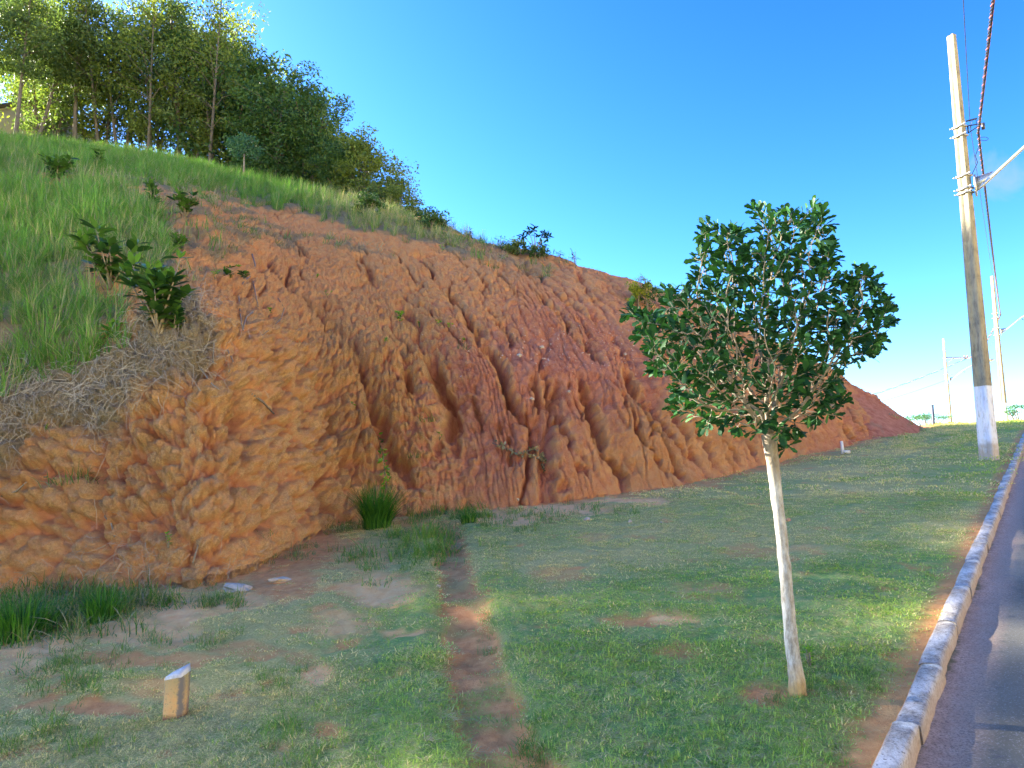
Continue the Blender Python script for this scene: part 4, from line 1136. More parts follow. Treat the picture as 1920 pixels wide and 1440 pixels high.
# ================================================================== leafy shrubs
M_shrub = leaf_mat('broad_leaf', (.016, .06, .02), (.085, .19, .035), .22, .4, spec=.45)
M_teal = leaf_mat('teal_leaf', (.03, .10, .06), (.08, .20, .10), .2, .5)
M_lime = leaf_mat('lime_leaf', (.10, .16, .02), (.50, .48, .05), .4, .5)
M_brightleaf = leaf_mat('fresh_leaf', (.07, .20, .02), (.26, .46, .05), .35, .5)
def rosette_shrub(name, label, cat, px, py, height, nst, nl, L, mat, seed, ground=False, loc=None, spreadk=.5, group=None, upb=.35, wr=.42, joined=False, tone=(.1, .9)):
    r = np.random.default_rng(seed)
    if loc is None:
        if ground: p = hit_ground(px, py); p.z = float(ground_fields(np.array([p.x]), np.array([p.y]))[0][0])
        else: p, _ = on_hill(px, py)
        if p is None:
            print('no hill under', px, py); return None
    else: p = Vector(loc)
    root = thing(name, label, cat, (p.x, p.y, p.z-.03), group)
    ms = []
    if joined: L *= .8; height *= .8
    else:
        L *= .72; nl = int(nl*1.3); nst = int(nst*2.0)
        if not ground:
            near = px < 320 and py > 500
            height *= .82 if near and height > 1 else .68; L *= 1.0 if near else .75
    lms = [leaf_mesh('leaf', L, L*wr, mat, t, droop=d) for t in np.linspace(tone[0], tone[1], 3) for d in (.08, .30)]
    for s in range(nst):
        th = r.uniform(0, 6.28); d = np.array([math.cos(th)*spreadk*r.uniform(.1, 1), math.sin(th)*spreadk*r.uniform(.1, 1), 1.0]); d /= np.linalg.norm(d)
        h = height*r.uniform(.55, 1.0); base = np.array([r.normal(0, .03*height), r.normal(0, .03*height), 0])
        q = [base+d*h*t+np.array([0, 0, .06*h*t*t]) for t in (0, .35, .7, 1)]
        mb = MB(); mb.tube([tuple(a) for a in q], [height*.014+.003, height*.011+.003, height*.008+.002, .003], 5)
        link('stem', mb.mesh('stem', M_bark, True), root)
        for k in range(nl):
            t = r.uniform(.15, 1)**.8 if k > 4 else 1.0
            pos = q[0]+(q[-1]-q[0])*t; a = 2.4*k+r.uniform(-.3, .3)
            up = upb+(.9 if (k < 3) else .25)-.4*(1-t)
            ld = np.array([math.cos(a), math.sin(a), up+r.normal(0, .15)])
            ms.append((orient(Vector(pos), ld, r.normal(0, .3), r.uniform(.6, 1.1)*(.75 if k < 3 else 1)), r.integers(6) if not (k < 3) else r.integers(4, 6)))
    if joined:
        V = [m_[0] for m_ in ms]
        link('foliage', join_leaves('foliage', V, leaf_shape(L, L*wr), mat, [tone[0]+(tone[1]-tone[0])*(m_[1]//2)/2 for m_ in ms]), root)
    else:
        for M_, li in ms: o = link('leaf', lms[li], root); o.matrix_basis = M_
    return root
RS = rosette_shrub
RS('broadleaf_shrub', 'large dark broad leaved shrub at the right edge of the tall green grass', 'shrub', 300, 622, 1.15, 7, 15, .36, M_shrub, 1, spreadk=.75)
RS('broadleaf_shrub', 'big dark leaved shrub in the tall grass, up and left of the largest shrub', 'shrub', 205, 540, 1.1, 6, 14, .36, M_shrub, 2, spreadk=.7)
RS('broadleaf_shrub', 'low broad leaved plant under the largest shrub, over the dead straw', 'shrub', 325, 620, .45, 2, 12, .28, M_shrub, 3)
RS('broadleaf_shrub', 'single pale green leafed seedling standing in the grass below the two big shrubs', 'shrub', 205, 640, .5, 1, 14, .26, M_brightleaf, 4, tone=(.1, .5))
RS('broadleaf_shrub', 'dark leaved shrub high in the tall grass below the beige house', 'shrub', 105, 342, 1.2, 6, 13, .42, M_shrub, 5, spreadk=.8)
RS('broadleaf_shrub', 'narrow upright shrub on the thin grass below the wood', 'shrub', 288, 388, .9, 3, 12, .34, M_shrub, 6, spreadk=.3)
RS('broadleaf_shrub', 'rounded dark shrub at the top left corner of the bare earth', 'shrub', 347, 405, .8, 5, 12, .34, M_shrub, 7, spreadk=.8)
RS('broadleaf_shrub', 'small shrub at the top edge of the tall grass', 'shrub', 194, 376, .45, 3, 10, .28, M_shrub, 8)
RS('broadleaf_shrub', 'small leafy plant under the wood, left of the narrow shrub', 'shrub', 183, 318, .8, 3, 10, .3, M_shrub, 9)
RS('broadleaf_shrub', 'low leafy plant between tall grass and bare earth', 'shrub', 335, 470, .45, 3, 10, .26, M_shrub, 10)
RS('broadleaf_shrub', 'small dark plant above the first crack, left one of a pair', 'shrub', 428, 522, .3, 3, 9, .20, M_shrub, 11)
RS('broadleaf_shrub', 'small dark plant above the first crack, right one of a pair', 'shrub', 457, 522, .28, 2, 9, .20, M_shrub, 12)
RS('leafy_weed', 'round light green weed in the middle of the bare slope', 'weed', 748, 604, .36, 5, 16, .10, M_brightleaf, 13, joined=True, spreadk=.5)
for k, (a, b, h, t_) in enumerate([(787, 612, .15, 'first light green weed right of the round weed'), (822, 610, .16, 'second light green weed right of the round weed'), (842, 614, .15, 'third light green weed right of the round weed'), (404, 520, .18, 'yellowish weed left of the paired dark plants'), (505, 592, .2, 'green weed by the crack in the left part of the slope'), (594, 520, .12, 'tiny weed on the upper left of the bare slope'), (613, 555, .2, 'dark sprout by the long crack on the left'), (824, 822, .2, 'bright sprout over the deepest crack near the bank foot'), (663, 764, .15, 'sprout on the lumpy earth above the grass tuft'), (829, 470, .2, 'green tuft at the upper rim of the slope'), (724, 640, .12, 'faint sprout low on the middle ridge'), (316, 1022, .2, 'yellowish sprout on the crusted clods by the foot'), (868, 640, .12, 'small sprout right of the three light weeds'), (445, 500, .1, 'tiny sprout above the paired dark plants')]):
    RS('leafy_weed', t_, 'weed', a, b, h, 3, 9, .07, M_brightleaf, 20+k, joined=True, spreadk=.8, group='small weeds on the bare slope')
RS('broadleaf_shrub', 'bright green sucker growing right behind the foot of the young tree', 'shrub', 1519, 1250, .14, 3, 9, .055, M_brightleaf, 40, ground=True, spreadk=.5, joined=False, tone=(.1, .6))
# bushes made of small leaves
def bush(name, label, cat, loc, w, h, mat, seed, nl=900, size=.07, nst=5, nclump=26, lift=.0, group=None):
    r = np.random.default_rng(seed); root = thing(name, label, cat, loc, group); mb = MB(); C = []; R = []
    for s in range(nst):
        th = r.uniform(0, 6.28); e = (math.cos(th)*w*.3*r.random(), math.sin(th)*w*.3*r.random(), h*r.uniform(.6, .9)); m_ = (e[0]*.3, e[1]*.3, e[2]*.5)
        mb.tube([(0, 0, -.03), m_, e], [.012*h+.006, .01*h+.004, .003], 5)
    link('stem', mb.mesh('stem', M_bark, True), root)
    for c in range(nclump):
        d = rand_dirs(r, 1)[0]*r.random()**.4; C.append((d[0]*w*.42, d[1]*w*.42, lift*h+(h*(1-lift))*(.5+.42*d[2]))); R.append(w*.16*r.uniform(.6, 1.3))
    V, Fc, T = leaf_cloud(np.array(C), np.array(R), [nl//nclump]*nclump, size, r)
    link('foliage', mesh_np('foliage', V, Fc, mat, False, {'tone': T}), root)
    return root
def hloc(px, py): p, _ = on_hill(px, py); return (p.x, p.y, p.z)
bush('bush', 'yellow lime bush on the right shoulder of the cutting', 'bush', hloc(1197, 578), .85, .95, M_lime, 51, 1600, .06)
bush('bush', 'dull green bush leaning out behind the yellow lime bush', 'bush', hloc(1215, 582), .8, .8, M_f2, 52, 900, .06)
bush('bush', 'dark round bush in the dry grass strip above the bare slope', 'bush', hloc(692, 408), 1.0, .8, M_f2, 53, 1600, .08)
bush('bush', 'dark bush where the wood ends at the skyline', 'bush', hloc(808, 432), 1.1, .6, M_f2, 54, 1400, .08)
bush('bush', 'dull grassy bush on the skyline left of the lone sapling', 'bush', hloc(963, 478), .9, .4, M_f1, 55, 1000, .08)
bush('bush', 'green bush round the foot of the lone sapling', 'bush', hloc(1003, 484), .9, .35, M_f2, 56, 900, .07)
# teal sapling in front of the wood
Pq = hloc(455, 338); tq = thing('teal_sapling', 'small blue green sapling with a pale stem standing before the wood', 'tree', Pq)
mb = MB(); mb.tube([(0, 0, -.05), (.02, 0, .5), (0, .02, 1.0)], [.035, .03, .02], 6); link('trunk', mb.mesh('trunk', M_bark, True), tq)
r_ = np.random.default_rng(8); C_ = rand_dirs(r_, 18)*np.array([.5, .5, .32])+np.array([0, 0, 1.25])
V_, F_, T_ = leaf_cloud(C_, np.full(18, .22), [90]*18, .08, r_); link('crown', mesh_np('crown', V_, F_, M_teal, False, {'tone': T_}), tq)
# lone sapling on the skyline
Pq = Vector(hloc(1003, 484)); lone = thing('lone_sapling', 'lone dark sapling with leaf clusters standing on the skyline of the cutting', 'tree', tuple(Pq))
mb = MB(); tips = [(-.32, 0, .62), (-.02, .05, .82), (-.18, -.1, .72), (.28, 0, .72), (.22, .1, .42), (.34, -.05, .6), (.05, 0, .62)]
mb.tube([(0, 0, -.1), (.0, 0, .25)], [.025, .02], 6)
for t_ in tips: mb.tube([(0, 0, .22), (t_[0]*.45, t_[1]*.5, .22+(t_[2]-.22)*.55), t_], [.014, .01, .005], 5)
link('trunk', mb.mesh('trunk', M_bark, True), lone)
ms = []; r_ = np.random.default_rng(9)
for t_ in tips:
    for k in range(15):
        ms.append(orient(Vector(t_)+Vector(r_.normal(0, .03, 3)), (math.cos(2.4*k), math.sin(2.4*k), r_.uniform(-.5, .9)), r_.normal(0, .3), r_.uniform(.7, 1.1)))
link('crown', join_leaves('crown', ms, leaf_shape(.19, .065), M_leafd, r_.random(len(ms))*.6), lone)
# skyline twigs and stalks
def stalk(label, px, py, h, n, seed, lean=.25, leafy=True):
    r = np.random.default_rng(seed); root = thing('dry_stalk', label, 'plant', hloc(px, py), 'thin stalks on the skyline'); mb = MB(); ms = []
    for k in range(n):
        th = r.uniform(0, 6.28); e = Vector((math.cos(th)*lean*h+r.normal(-.1, .05)*h, math.sin(th)*lean*h, h*r.uniform(.6, 1)))
        mb.tube([(0, 0, -.05), tuple(e*.55+Vector((0, 0, .08*h))), tuple(e)], [.008, .006, .003], 4)
        for q in range(5 if leafy else 0): ms.append(orient(e*r.uniform(.5, 1), (r.normal(), r.normal(), r.uniform(-.6, .4)), 0, r.uniform(.6, 1.2)))
    link('stem', mb.mesh('stem', M_bark, True), root)
    if ms: link('foliage', join_leaves('foliage', ms, leaf_shape(.14, .03), M_leafd, r.random(len(ms))*.6), root)
stalk('low bent stalk just right of the lone skyline sapling', 1022, 488, .3, 2, 61); stalk('clump of bent stalks on the skyline, first right of the sapling', 1050, 494, .45, 4, 62); stalk('tall leaning stalk pair on the skyline, second right of the sapling', 1080, 503, .55, 4, 63, .15)
stalk('tiny twig on the falling skyline, third right of the sapling', 1120, 514, .28, 2, 64, .2, False); stalk('thin twig standing over the yellow lime bush', 1212, 537, .38, 4, 65); stalk('thin stalks on the skyline left of the lone sapling', 940, 466, .4, 5, 66, .3); stalk('thin stalks at the right end of the hilltop bushes', 880, 452, .45, 6, 67, .35); stalk('first wispy stalks past the end of the wood', 845, 440, .5, 6, 68, .4)
# big grass tuft at the bank foot
def grass_clump(label, px, py, h, rad, n, seed, mat=None, ground=True):
    p = hit_ground(px, py)
    hz = hill_z(p.x, p.y); gz = float(ground_fields(np.array([p.x]), np.array([p.y]))[0][0])
    z = gz
    root = link('grass_clump', None, loc=(p.x, p.y, z-.03), label=label, cat='grass clump')
    r = np.random.default_rng(seed); V = []; Fc = []; T = []; k = 0
    for i in range(n):
        a = r.uniform(0, 6.28); d = rad*.35*math.sqrt(r.random()); th = a+r.normal(0, .5); hh = h*r.uniform(.55, 1.05); ln = hh*abs(r.normal(.45, .25)); w = .014*r.uniform(.6, 1.2); tn = r.random()
        for s in range(6):
            t = s/5; z_ = hh*(t-.38*t*t*min(1.3, ln/hh)); o_ = ln*t**1.7; x, y = d*math.cos(a)+math.cos(th)*o_, d*math.sin(a)+math.sin(th)*o_
            ww = w*(1-.85*t)/2; V += [(x+math.sin(th)*ww, y-math.cos(th)*ww, z_), (x-math.sin(th)*ww, y+math.cos(th)*ww, z_)]; T += [tn, tn]
        for s in range(5): Fc.append((k+2*s, k+2*s+1, k+2*s+3, k+2*s+2))
        k += 12
    link('blades', mesh_np('blades', V, Fc, mat or M_clump, False, {'tone': T}), root, kind='stuff')
M_clump = leaf_mat('clump_blade', (.018, .085, .012), (.09, .26, .025), .3, .5)
grass_clump('big bushy tuft of dark green grass at the foot of the red bank', 706, 990, .74, .55, 900, 71)
grass_clump('small loose tuft of grass at the bank foot right of the channel', 878, 982, .28, .3, 160, 72)
grass_clump('left tuft of long grass at the foot of the crusted clods', 40, 1190, .45, .7, 420, 73)
grass_clump('second tuft of long grass at the foot of the crusted clods', 192, 1165, .38, .35, 260, 74)
# climbing weed over the big tuft
def creeper(name, label, cat, pxs, leafL, mat, nleaf, seed, rad=.006, side=.05):
    pts = [Vector(hloc(a, b)) for a, b in pxs]; O = pts[0]; root = thing(name, label, cat, tuple(O)); r = np.random.default_rng(seed)
    nrm_ = Vector((.45, -.6, .6)).normalized(); q = [p-O+nrm_*side*r.uniform(.4, 1.4) for p in pts]
    mb = MB(); mb.tube([tuple(v) for v in q], [rad*(1-.5*i/len(q)) for i in range(len(q))], 5); link('stem', mb.mesh('stem', M_bark, True), root)
    if nleaf:
        ms = []
        for k in range(nleaf):
            t = r.uniform(0, len(q)-1.001); i = int(t); c = q[i].lerp(q[i+1], t-i)
            ms.append(orient(c+Vector(r.normal(0, .02, 3)), r.normal(0, 1, 3)+np.array([.3, -.4, 0]), r.normal(0, 1), r.uniform(.6, 1.2)))
        link('foliage', join_leaves('foliage', ms, leaf_shape(leafL, leafL*.5), mat, r.random(len(ms))), root)
creeper('climbing_weed', 'thin green weed climbing the bank above the big grass tuft', 'weed', [(725, 925), (720, 890), (716, 860), (712, 840), (708, 820)], .085, M_brightleaf, 70, 81)
M_dryleaf = leaf_mat('withered_leaf', (.10, .09, .045), (.36, .33, .20), .1, .7)
creeper('dry_vine', 'withered vine with curled grey green leaves hanging across the red bank', 'vine', [(918, 838), (940, 844), (962, 852), (985, 858), (1005, 862), (1016, 868), (1018, 885)], .075, M_dryleaf, 110, 82, side=.07)
creeper('dry_vine', 'short dark withered tuft above the right end of the hanging vine', 'vine', [(985, 850), (996, 845), (1004, 852), (1014, 862), (1016, 880)], .07, M_dryleaf, 60, 83, side=.08)
M_root = plain('pale_root', (.40, .34, .27), (.62, .56, .48), 30, .9, .003)
for k, (lab, pl, rad) in enumerate([('pale root snaking down beside the first crack', [(472, 478), (478, 500), (468, 520), (455, 532), (447, 560), (450, 590), (454, 622)], .014),
        ('second pale root, hanging right of the first', [(474, 530), (478, 555), (483, 578)], .011), ('short pale root arching over the first crack', [(473, 588), (462, 595), (457, 610), (455, 622)], .014),
        ('thin root curling right of the crack', [(520, 562), (532, 580), (526, 600), (508, 618), (490, 632)], .008), ('broken forked stick leaning over the hollow', [(405, 640), (382, 652), (378, 690)], .018),
        ('bare stick standing in the hollow beside the forked one', [(400, 645), (398, 685)], .012), ('pale stick lying on the slope above the clods', [(470, 742), (492, 757), (512, 778)], .02),
        ('grey stem trailing from the edge of the dead straw', [(345, 662), (372, 690), (398, 725), (410, 735)], .012), ('dead stem crossing the clods on the left', [(0, 935), (30, 925), (50, 905), (90, 895)], .012),
        ('dead stem hanging among the clods near the middle left', [(196, 970), (208, 985), (214, 1010)], .012), ('curled root near the left hollow', [(425, 660), (436, 680), (428, 700)], .010),
        ('dead forked twig low on the clods', [(360, 1060), (372, 1020), (385, 1035)], .010)]):
    creeper('root' if 'root' in lab else 'stick', lab, 'root' if 'root' in lab else 'stick', pl, .05, M_root, 0, 90+k, rad=rad, side=.03)
# ---- stones
M_stone = plain('pale_stone', (.34, .26, .19), (.58, .50, .38), 16, .9, .01)
def stone(label, px, py, sx, sy, h, seed, hill_=False, mat=None):
    r = np.random.default_rng(seed); bm = bmesh.new(); bmesh.ops.create_icosphere(bm, subdivisions=2, radius=1)
    off = r.uniform(0, 50, 3)
    for v in bm.verts:
        c = np.array(v.co); k = 1+.8*float(noise(np.array([c[0]*1.3+off[0]]), np.array([c[1]*1.3+off[1]]), np.array([c[2]*1.3+off[2]]), 5)[0])
        v.co = Vector((c[0]*sx*k, c[1]*sy*k, c[2]*h*k))
    m_ = bpy.data.meshes.new('stone'); bm.to_mesh(m_); bm.free(); m_.materials.append(mat or M_stone)
    if hill_: p = Vector(hloc(px, py))
    else:
        p = hit_ground(px, py); p.z = float(ground_fields(np.array([p.x]), np.array([p.y]))[0][0])
        hz = hill_z(p.x, p.y)
        if hz is not None: p.z = max(p.z, hz)
    o = link('stone', m_, loc=(p.x, p.y, p.z+h*.25), label=label, cat='stone'); o.rotation_euler = (0, 0, r.uniform(0, 6))
stone('flat pale slab of stone lying where the lawn meets the clods', 445, 1104, .20, .12, .05, 1)
stone('small flat pale stone beside a red soil patch', 527, 1088, .13, .06, .03, 2)
stone('small white stone by the bank foot right of the channel', 888, 968, .04, .035, .03, 3); stone('small pebble on the sand strip', 1101, 978, .05, .035, .03, 4); stone('lone white pebble on the far lawn by the sand strip', 1181, 980, .04, .03, .03, 5)
stone('reddish pebble right of the young tree trunk', 1478, 977, .035, .03, .025, 6, mat=plain('reddish_stone', (.5, .25, .15)))
stone('small white pebble left of the channel', 822, 1098, .03, .02, .015, 7)
stone('white stone stuck in the red slope, the largest', 974, 668, .055, .05, .045, 8, True); stone('white stone low on the red ridge', 997, 749, .045, .04, .035, 9, True); stone('whitish stone stuck high on the red band', 1016, 652, .05, .04, .035, 10, True)
stone('small whitish stone on the red slope near the young tree', 1067, 735, .03, .03, .025, 11, True); stone('small pale stone over the dark hollow by the young tree', 1172, 665, .04, .03, .03, 12, True); stone('pale stone low at the bank foot', 970, 938, .04, .035, .03, 13, True); stone('small stone on the kerb side lawn', 1240, 980, .025, .02, .02, 14)
M_chip = plain('quartz_chip', (.66, .36, .24), (.85, .66, .52), 12, .9, 0)
p, idx = hill_points(np.exp(-(((PX-1060)/150)**2+((PY-655)/45)**2))*(VV > .1)+.25*np.exp(-(((PX-1150)/200)**2+((PY-640)/60)**2)), 60, 420)
V0 = np.array([(1, 0, 0), (-.7, .6, 0), (-.6, -.7, .1), (0, 0, .8), (.1, .1, -.6)]); F0 = [(0, 1, 3), (1, 2, 3), (2, 0, 3), (1, 0, 4), (2, 1, 4), (0, 2, 4)]
VS = []; FS = []
for i, q_ in enumerate(p):
    s_ = rng.uniform(.008, .028); a_ = rng.uniform(0, 6.28); ca, sa = math.cos(a_), math.sin(a_)
    for v in V0: VS.append((q_[0]+(v[0]*ca-v[1]*sa)*s_, q_[1]+(v[0]*sa+v[1]*ca)*s_, q_[2]+.025+v[2]*s_))
    FS += [tuple(j+5*i for j in f) for f in F0]
link('stone_chips', mesh_np('stone_chips', VS, FS, M_chip), kind='stuff', label='scatter of pale pink stone chips on the red band of the slope')

# ================================================================== utility poles
def pole_mat():
    m, nt, b = new_mat('pole_concrete')
    n1 = tnoise(nt, 26, 6, .75, scl=(1, 1, .18)); n2 = tnoise(nt, 5, 5, .6)
    g = N(nt, 'ShaderNodeTexCoord'); sp = N(nt, 'ShaderNodeSeparateXYZ'); nt.links.new(g.outputs['Object'], sp.inputs[0])
    c = mixc(nt, mrange(nt, n1, .42, .62), (.33, .28, .18), (.14, .12, .09)); c = mixc(nt, mrange(nt, n2, .4, .7), c, (.36, .31, .20))
    wht = mixc(nt, mrange(nt, n1, .52, .66), (.72, .73, .78), (.40, .38, .36))
    zt = mmath(nt, 'ADD', sp.outputs[2], mmath(nt, 'MULTIPLY', mmath(nt, 'SUBTRACT', n2, .5), .02))
    c = mixc(nt, mrange(nt, zt, 1.335, 1.345), wht, c)
    z2 = mmath(nt, 'ADD', sp.outputs[2], mmath(nt, 'MULTIPLY', mmath(nt, 'SUBTRACT', n2, .5), .9))
    c = mixc(nt, mmath(nt, 'MULTIPLY', mrange(nt, z2, .42, .15), .75), c, (.42, .30, .18))
    setc(nt, b, c); b.inputs['Roughness'].default_value = .9; bump(nt, b, n1, .8, .012)
    return m
M_pole = pole_mat(); M_galv = plain('galvanised_steel', (.38, .39, .40), (.55, .56, .57), 40, .45, .001, .7); M_black = plain('black_plastic', (.02, .02, .03), (.04, .04, .05), 30, .5, .001)
ARMD = Vector((RL[0], RL[1], 0))
def utility_pole(label, x, y, z, H, w0=.27, d0=.19, w1=.14, d1=.095, ang=None, arm_z=5.05, bands=(), lamp=True, cross=False):
    root = thing('utility_pole', label, 'utility pole', (x, y, z), 'concrete utility poles along the road')
    vdir = math.atan2(-y, -x)                    # towards the camera
    fa = math.radians(-123-33)                   # wide face normal, turned to the lit side
    M3 = Matrix.Rotation(fa+math.pi/2, 3, 'Z')
    def prof(t):
        w = w0*(1-t)+w1*t; d = d0*(1-t)+d1*t; g = w*.20; r_ = .022*(1-.4*t); c = .012
        return [(-w/2+c, -d/2), (-g, -d/2), (-g+.012, -d/2+r_), (g-.012, -d/2+r_), (g, -d/2), (w/2-c, -d/2), (w/2, -d/2+c), (w/2, d/2-c), (w/2-c, d/2), (g, d/2), (g-.012, d/2-r_), (-g+.012, d/2-r_), (-g, d/2), (-w/2+c, d/2), (-w/2, d/2-c), (-w/2, -d/2+c)]
    V = []; nz = 24
    for k in range(nz+1):
        t = k/nz
        pr = prof(t)
        for a, b in pr: v = M3 @ Vector((a, b, 0)); V.append((v.x, v.y, -.3+(H+.3)*t))
    pr = prof(1); 
    for a, b in pr: v = M3 @ Vector((a*.8, b*.8, 0)); V.append((v.x, v.y, H+.02))
    m_ = 16; Fc = [tuple(f) for f in grid_faces(nz+2, m_)]
    Fc += [((i*m_+m_-1), ((i+1)*m_+m_-1), ((i+1)*m_), (i*m_)) for i in range(nz+1)]
    Fc.append(tuple(range((nz+1)*m_, (nz+2)*m_)))
    link('shaft', mesh_np('shaft', V, Fc, M_pole, False), root)
    def wd(zz__):
        t = zz__/H; return (w0*(1-t)+w1*t, d0*(1-t)+d1*t)
    for bz in bands:
        w, d = wd(bz); w += .03; d += .03; mb = MB()
        loop = [(-w/2, -d/2), (w/2, -d/2), (w/2, d/2), (-w/2, d/2), (-w/2, -d/2)]
        for i in range(4):
            a, b = loop[i], loop[i+1]; A_ = M3 @ Vector((a[0], a[1], 0)); B_ = M3 @ Vector((b[0], b[1], 0)); c = (A_+B_)/2
            L_ = (B_-A_).length; ang_ = math.atan2((B_-A_).y, (B_-A_).x)
            mb.box((c.x, c.y, bz), (L_+.012, .012, .035), Matrix.Rotation(ang_, 3, 'Z'))
        e = M3 @ Vector((w/2+.03, -d/2, 0)); mb.tube([(e.x*.8, e.y*.8, bz), (e.x*1.35, e.y*1.35, bz)], .012, 6)
        e = M3 @ Vector((-w/2-.01, -d/2, 0)); mb.tube([(e.x*.9, e.y*.9, bz), (e.x*1.25, e.y*1.25, bz)], .012, 6)
        link('clamp', mb.mesh('clamp', M_galv), root)
    s_ = ARMD
    w, d = wd(arm_z); o_ = .17
    if lamp:
        mb = MB(); b0 = s_*(o_); b0.z = arm_z
        pl = [b0+Vector((0, 0, -.12)), b0+Vector((0, 0, -.12))+s_*.12+Vector((0, 0, .08)), b0+s_*.9+Vector((0, 0, .60)), b0+s_*1.7+Vector((0, 0, 1.05)), b0+s_*2.3+Vector((0, 0, 1.22))]
        mb.tube([tuple(q) for q in pl], [.030, .030, .028, .026, .026], 8); link('lamp_arm', mb.mesh('lamp_arm', M_galv, True), root)
        mb = MB(); mb.box((b0.x, b0.y, b0.z-.02), (.03, .16, .38), Matrix.Rotation(-RAZ, 3, 'Z'))
        gz_ = [b0+Vector((0, 0, -.1)), b0+Vector((0, 0, .14)), b0+s_*.30+Vector((0, 0, .18))]
        y3 = Vector((RU[0], RU[1], 0))*.006
        mb.add([tuple(q-y3) for q in gz_]+[tuple(q+y3) for q in gz_], [(0, 1, 2), (5, 4, 3), (0, 3, 4, 1), (1, 4, 5, 2), (2, 5, 3, 0)])
        link('arm_bracket', mb.mesh('arm_bracket', M_galv), root)
        mb = MB(); e = pl[-1]; mb.tube([tuple(e-s_*.05), tuple(e+s_*.12), tuple(e+s_*.35), tuple(e+s_*.62)], [.04, .09, .13, .06], 10)
        link('lamp_head', mb.mesh('lamp_head', M_galv, True), root)
        mb = MB(); q = pl[2]+s_*.05; mb.tube([tuple(q), tuple(q+Vector((0, 0, -.10))+s_*.02)], .02, 6); mb.box(tuple(q+Vector((0, 0, -.12))+s_*.05), (.08, .05, .03)); link('cable_clip', mb.mesh('cable_clip', M_black), root)
    return root
def tz(px, py, D): return at(px, py, D)
pbase = hit_ground(1855, 862)
P1x, P1y, P1z = pbase.x, pbase.y, pbase.z
H1 = at(1785, 66, P1y).z-P1z; print('pole1', P1x, P1y, P1z, H1, 'lat', lat(P1x, P1y))
bz = lambda py: at(1810, py, P1y).z-P1z
pole1 = utility_pole('nearest concrete utility pole with a white painted foot standing beside the kerb', P1x, P1y, P1z-.02, H1, arm_z=bz(348), bands=(bz(237), bz(254), bz(329), bz(353), bz(361)))
# bracket for the bundled cable
zb = bz(240)
mb = MB(); b0 = ARMD*.13; q0 = Vector((b0.x, b0.y, zb+.02)); q1 = q0+Vector((0, 0, -.14)); e1 = q0+ARMD*.24+Vector((0, 0, -.02))
mb.tube([tuple(q0), tuple(e1)], .012, 6); mb.tube([tuple(q1), tuple(e1)], .010, 6); mb.tube([tuple(q0), tuple(q1)], .014, 6); mb.tube([tuple(e1), tuple(e1+Vector((0, 0, -.12)))], .03, 8)
mb.tube([tuple(q0+Vector((0, 0, .10))-ARMD*.02), tuple(q0+Vector((0, 0, .10))+ARMD*.16)], .016, 6)
link('cable_bracket', mb.mesh('cable_bracket', M_black), pole1)
D2_ = 37.6; p2t = at(1860, 518, D2_); p2z = p2t.z-8.2; g2z = float(base_z(p2t.x, D2_)); print('pole2', p2t, 'ground', g2z)
pole2 = utility_pole('second concrete pole with a white foot, standing on the lawn crest', p2t.x, D2_, min(p2z, g2z), p2t.z-min(p2z, g2z), arm_z=at(1874, 622, D2_).z-min(p2z, g2z), bands=(at(1874, 588, D2_).z-min(p2z, g2z), at(1874, 596, D2_).z-min(p2z, g2z), at(1874, 616, D2_).z-min(p2z, g2z), at(1874, 628, D2_).z-min(p2z, g2z)))
D3_ = 54; p3t = at(1769, 635, D3_); g3z = min(float(base_z(p3t.x, D3_)), p3t.z-8.2); print('pole3', p3t, g3z)
pole3 = utility_pole('farthest and smallest concrete pole with a short crossarm past the end of the cutting', p3t.x, D3_, g3z, p3t.z-g3z, arm_z=at(1776, 712, D3_).z-g3z, bands=(at(1774, 672, D3_).z-g3z, at(1776, 702, D3_).z-g3z))
mb = MB(); zc_ = at(1774, 671, D3_).z-g3z; mb.box((.9, 0, zc_), (1.7, .10, .11)); mb.tube([(.12, 0, zc_-.4), (.75, 0, zc_-.02)], .025, 5); link('crossarm', mb.mesh('crossarm', M_galv), pole3)
for xk in (1.5, 1.7):
    mb = MB(); mb.tube([(xk, 0, zc_+.05), (xk, 0, zc_+.12), (xk, 0, zc_+.2)], [.03, .06, .03], 8); link('insulator', mb.mesh('insulator', plain('porcelain', (.35, .15, .10))), pole3)
# ---- cables
M_cab = plain('black_cable', (.012, .012, .02), (.03, .03, .04), 20, .5, 0); M_cabr = plain('reddish_cable', (.22, .07, .06), (.30, .10, .08), 20, .5, 0)
def cable(label, A_, B_, sag, n, rad, strands=1, pitch_m=.30, coil=.016, name='power_cable', reach=1.0):
    A_ = Vector(A_); B_ = Vector(B_); root = thing(name, label, 'cable', tuple(A_)); d = (B_-A_); L = d.length
    u = d.normalized(); a = u.cross(Vector((0, 0, 1))).normalized(); b = u.cross(a)
    for s in range(strands):
        mb = MB(); pts = []
        for k in range(n+1):
            t = k/n*reach; c = d*t+Vector((0, 0, -4*sag*t*(1-t)))
            if strands > 1:
                ph = 2*math.pi*(t*L/pitch_m+s/strands); c += a*math.cos(ph)*coil+b*math.sin(ph)*coil
            pts.append(tuple(c))
        mb.tube(pts, rad, 5)
        if strands > 1: link('strand', mb.mesh('strand', M_cabr if s == 1 else M_cab), root)
        else: link('wire', mb.mesh('wire', M_cab), root)
    return root
c1 = Vector(pole1.location)+Vector((e1.x, e1.y, e1.z-.10))
c1 = at(1834, 248, c1.y)
c2 = at(1876, 590, D2_-.1)
far_b = at(1858, 0, 9.0); back = c1+(far_b-c1)*5.2; back.z = c1.z+.15
cable('bundled black and red twisted cable running from the nearest pole over the viewer', c1, back, .25, 700, .011, 3)
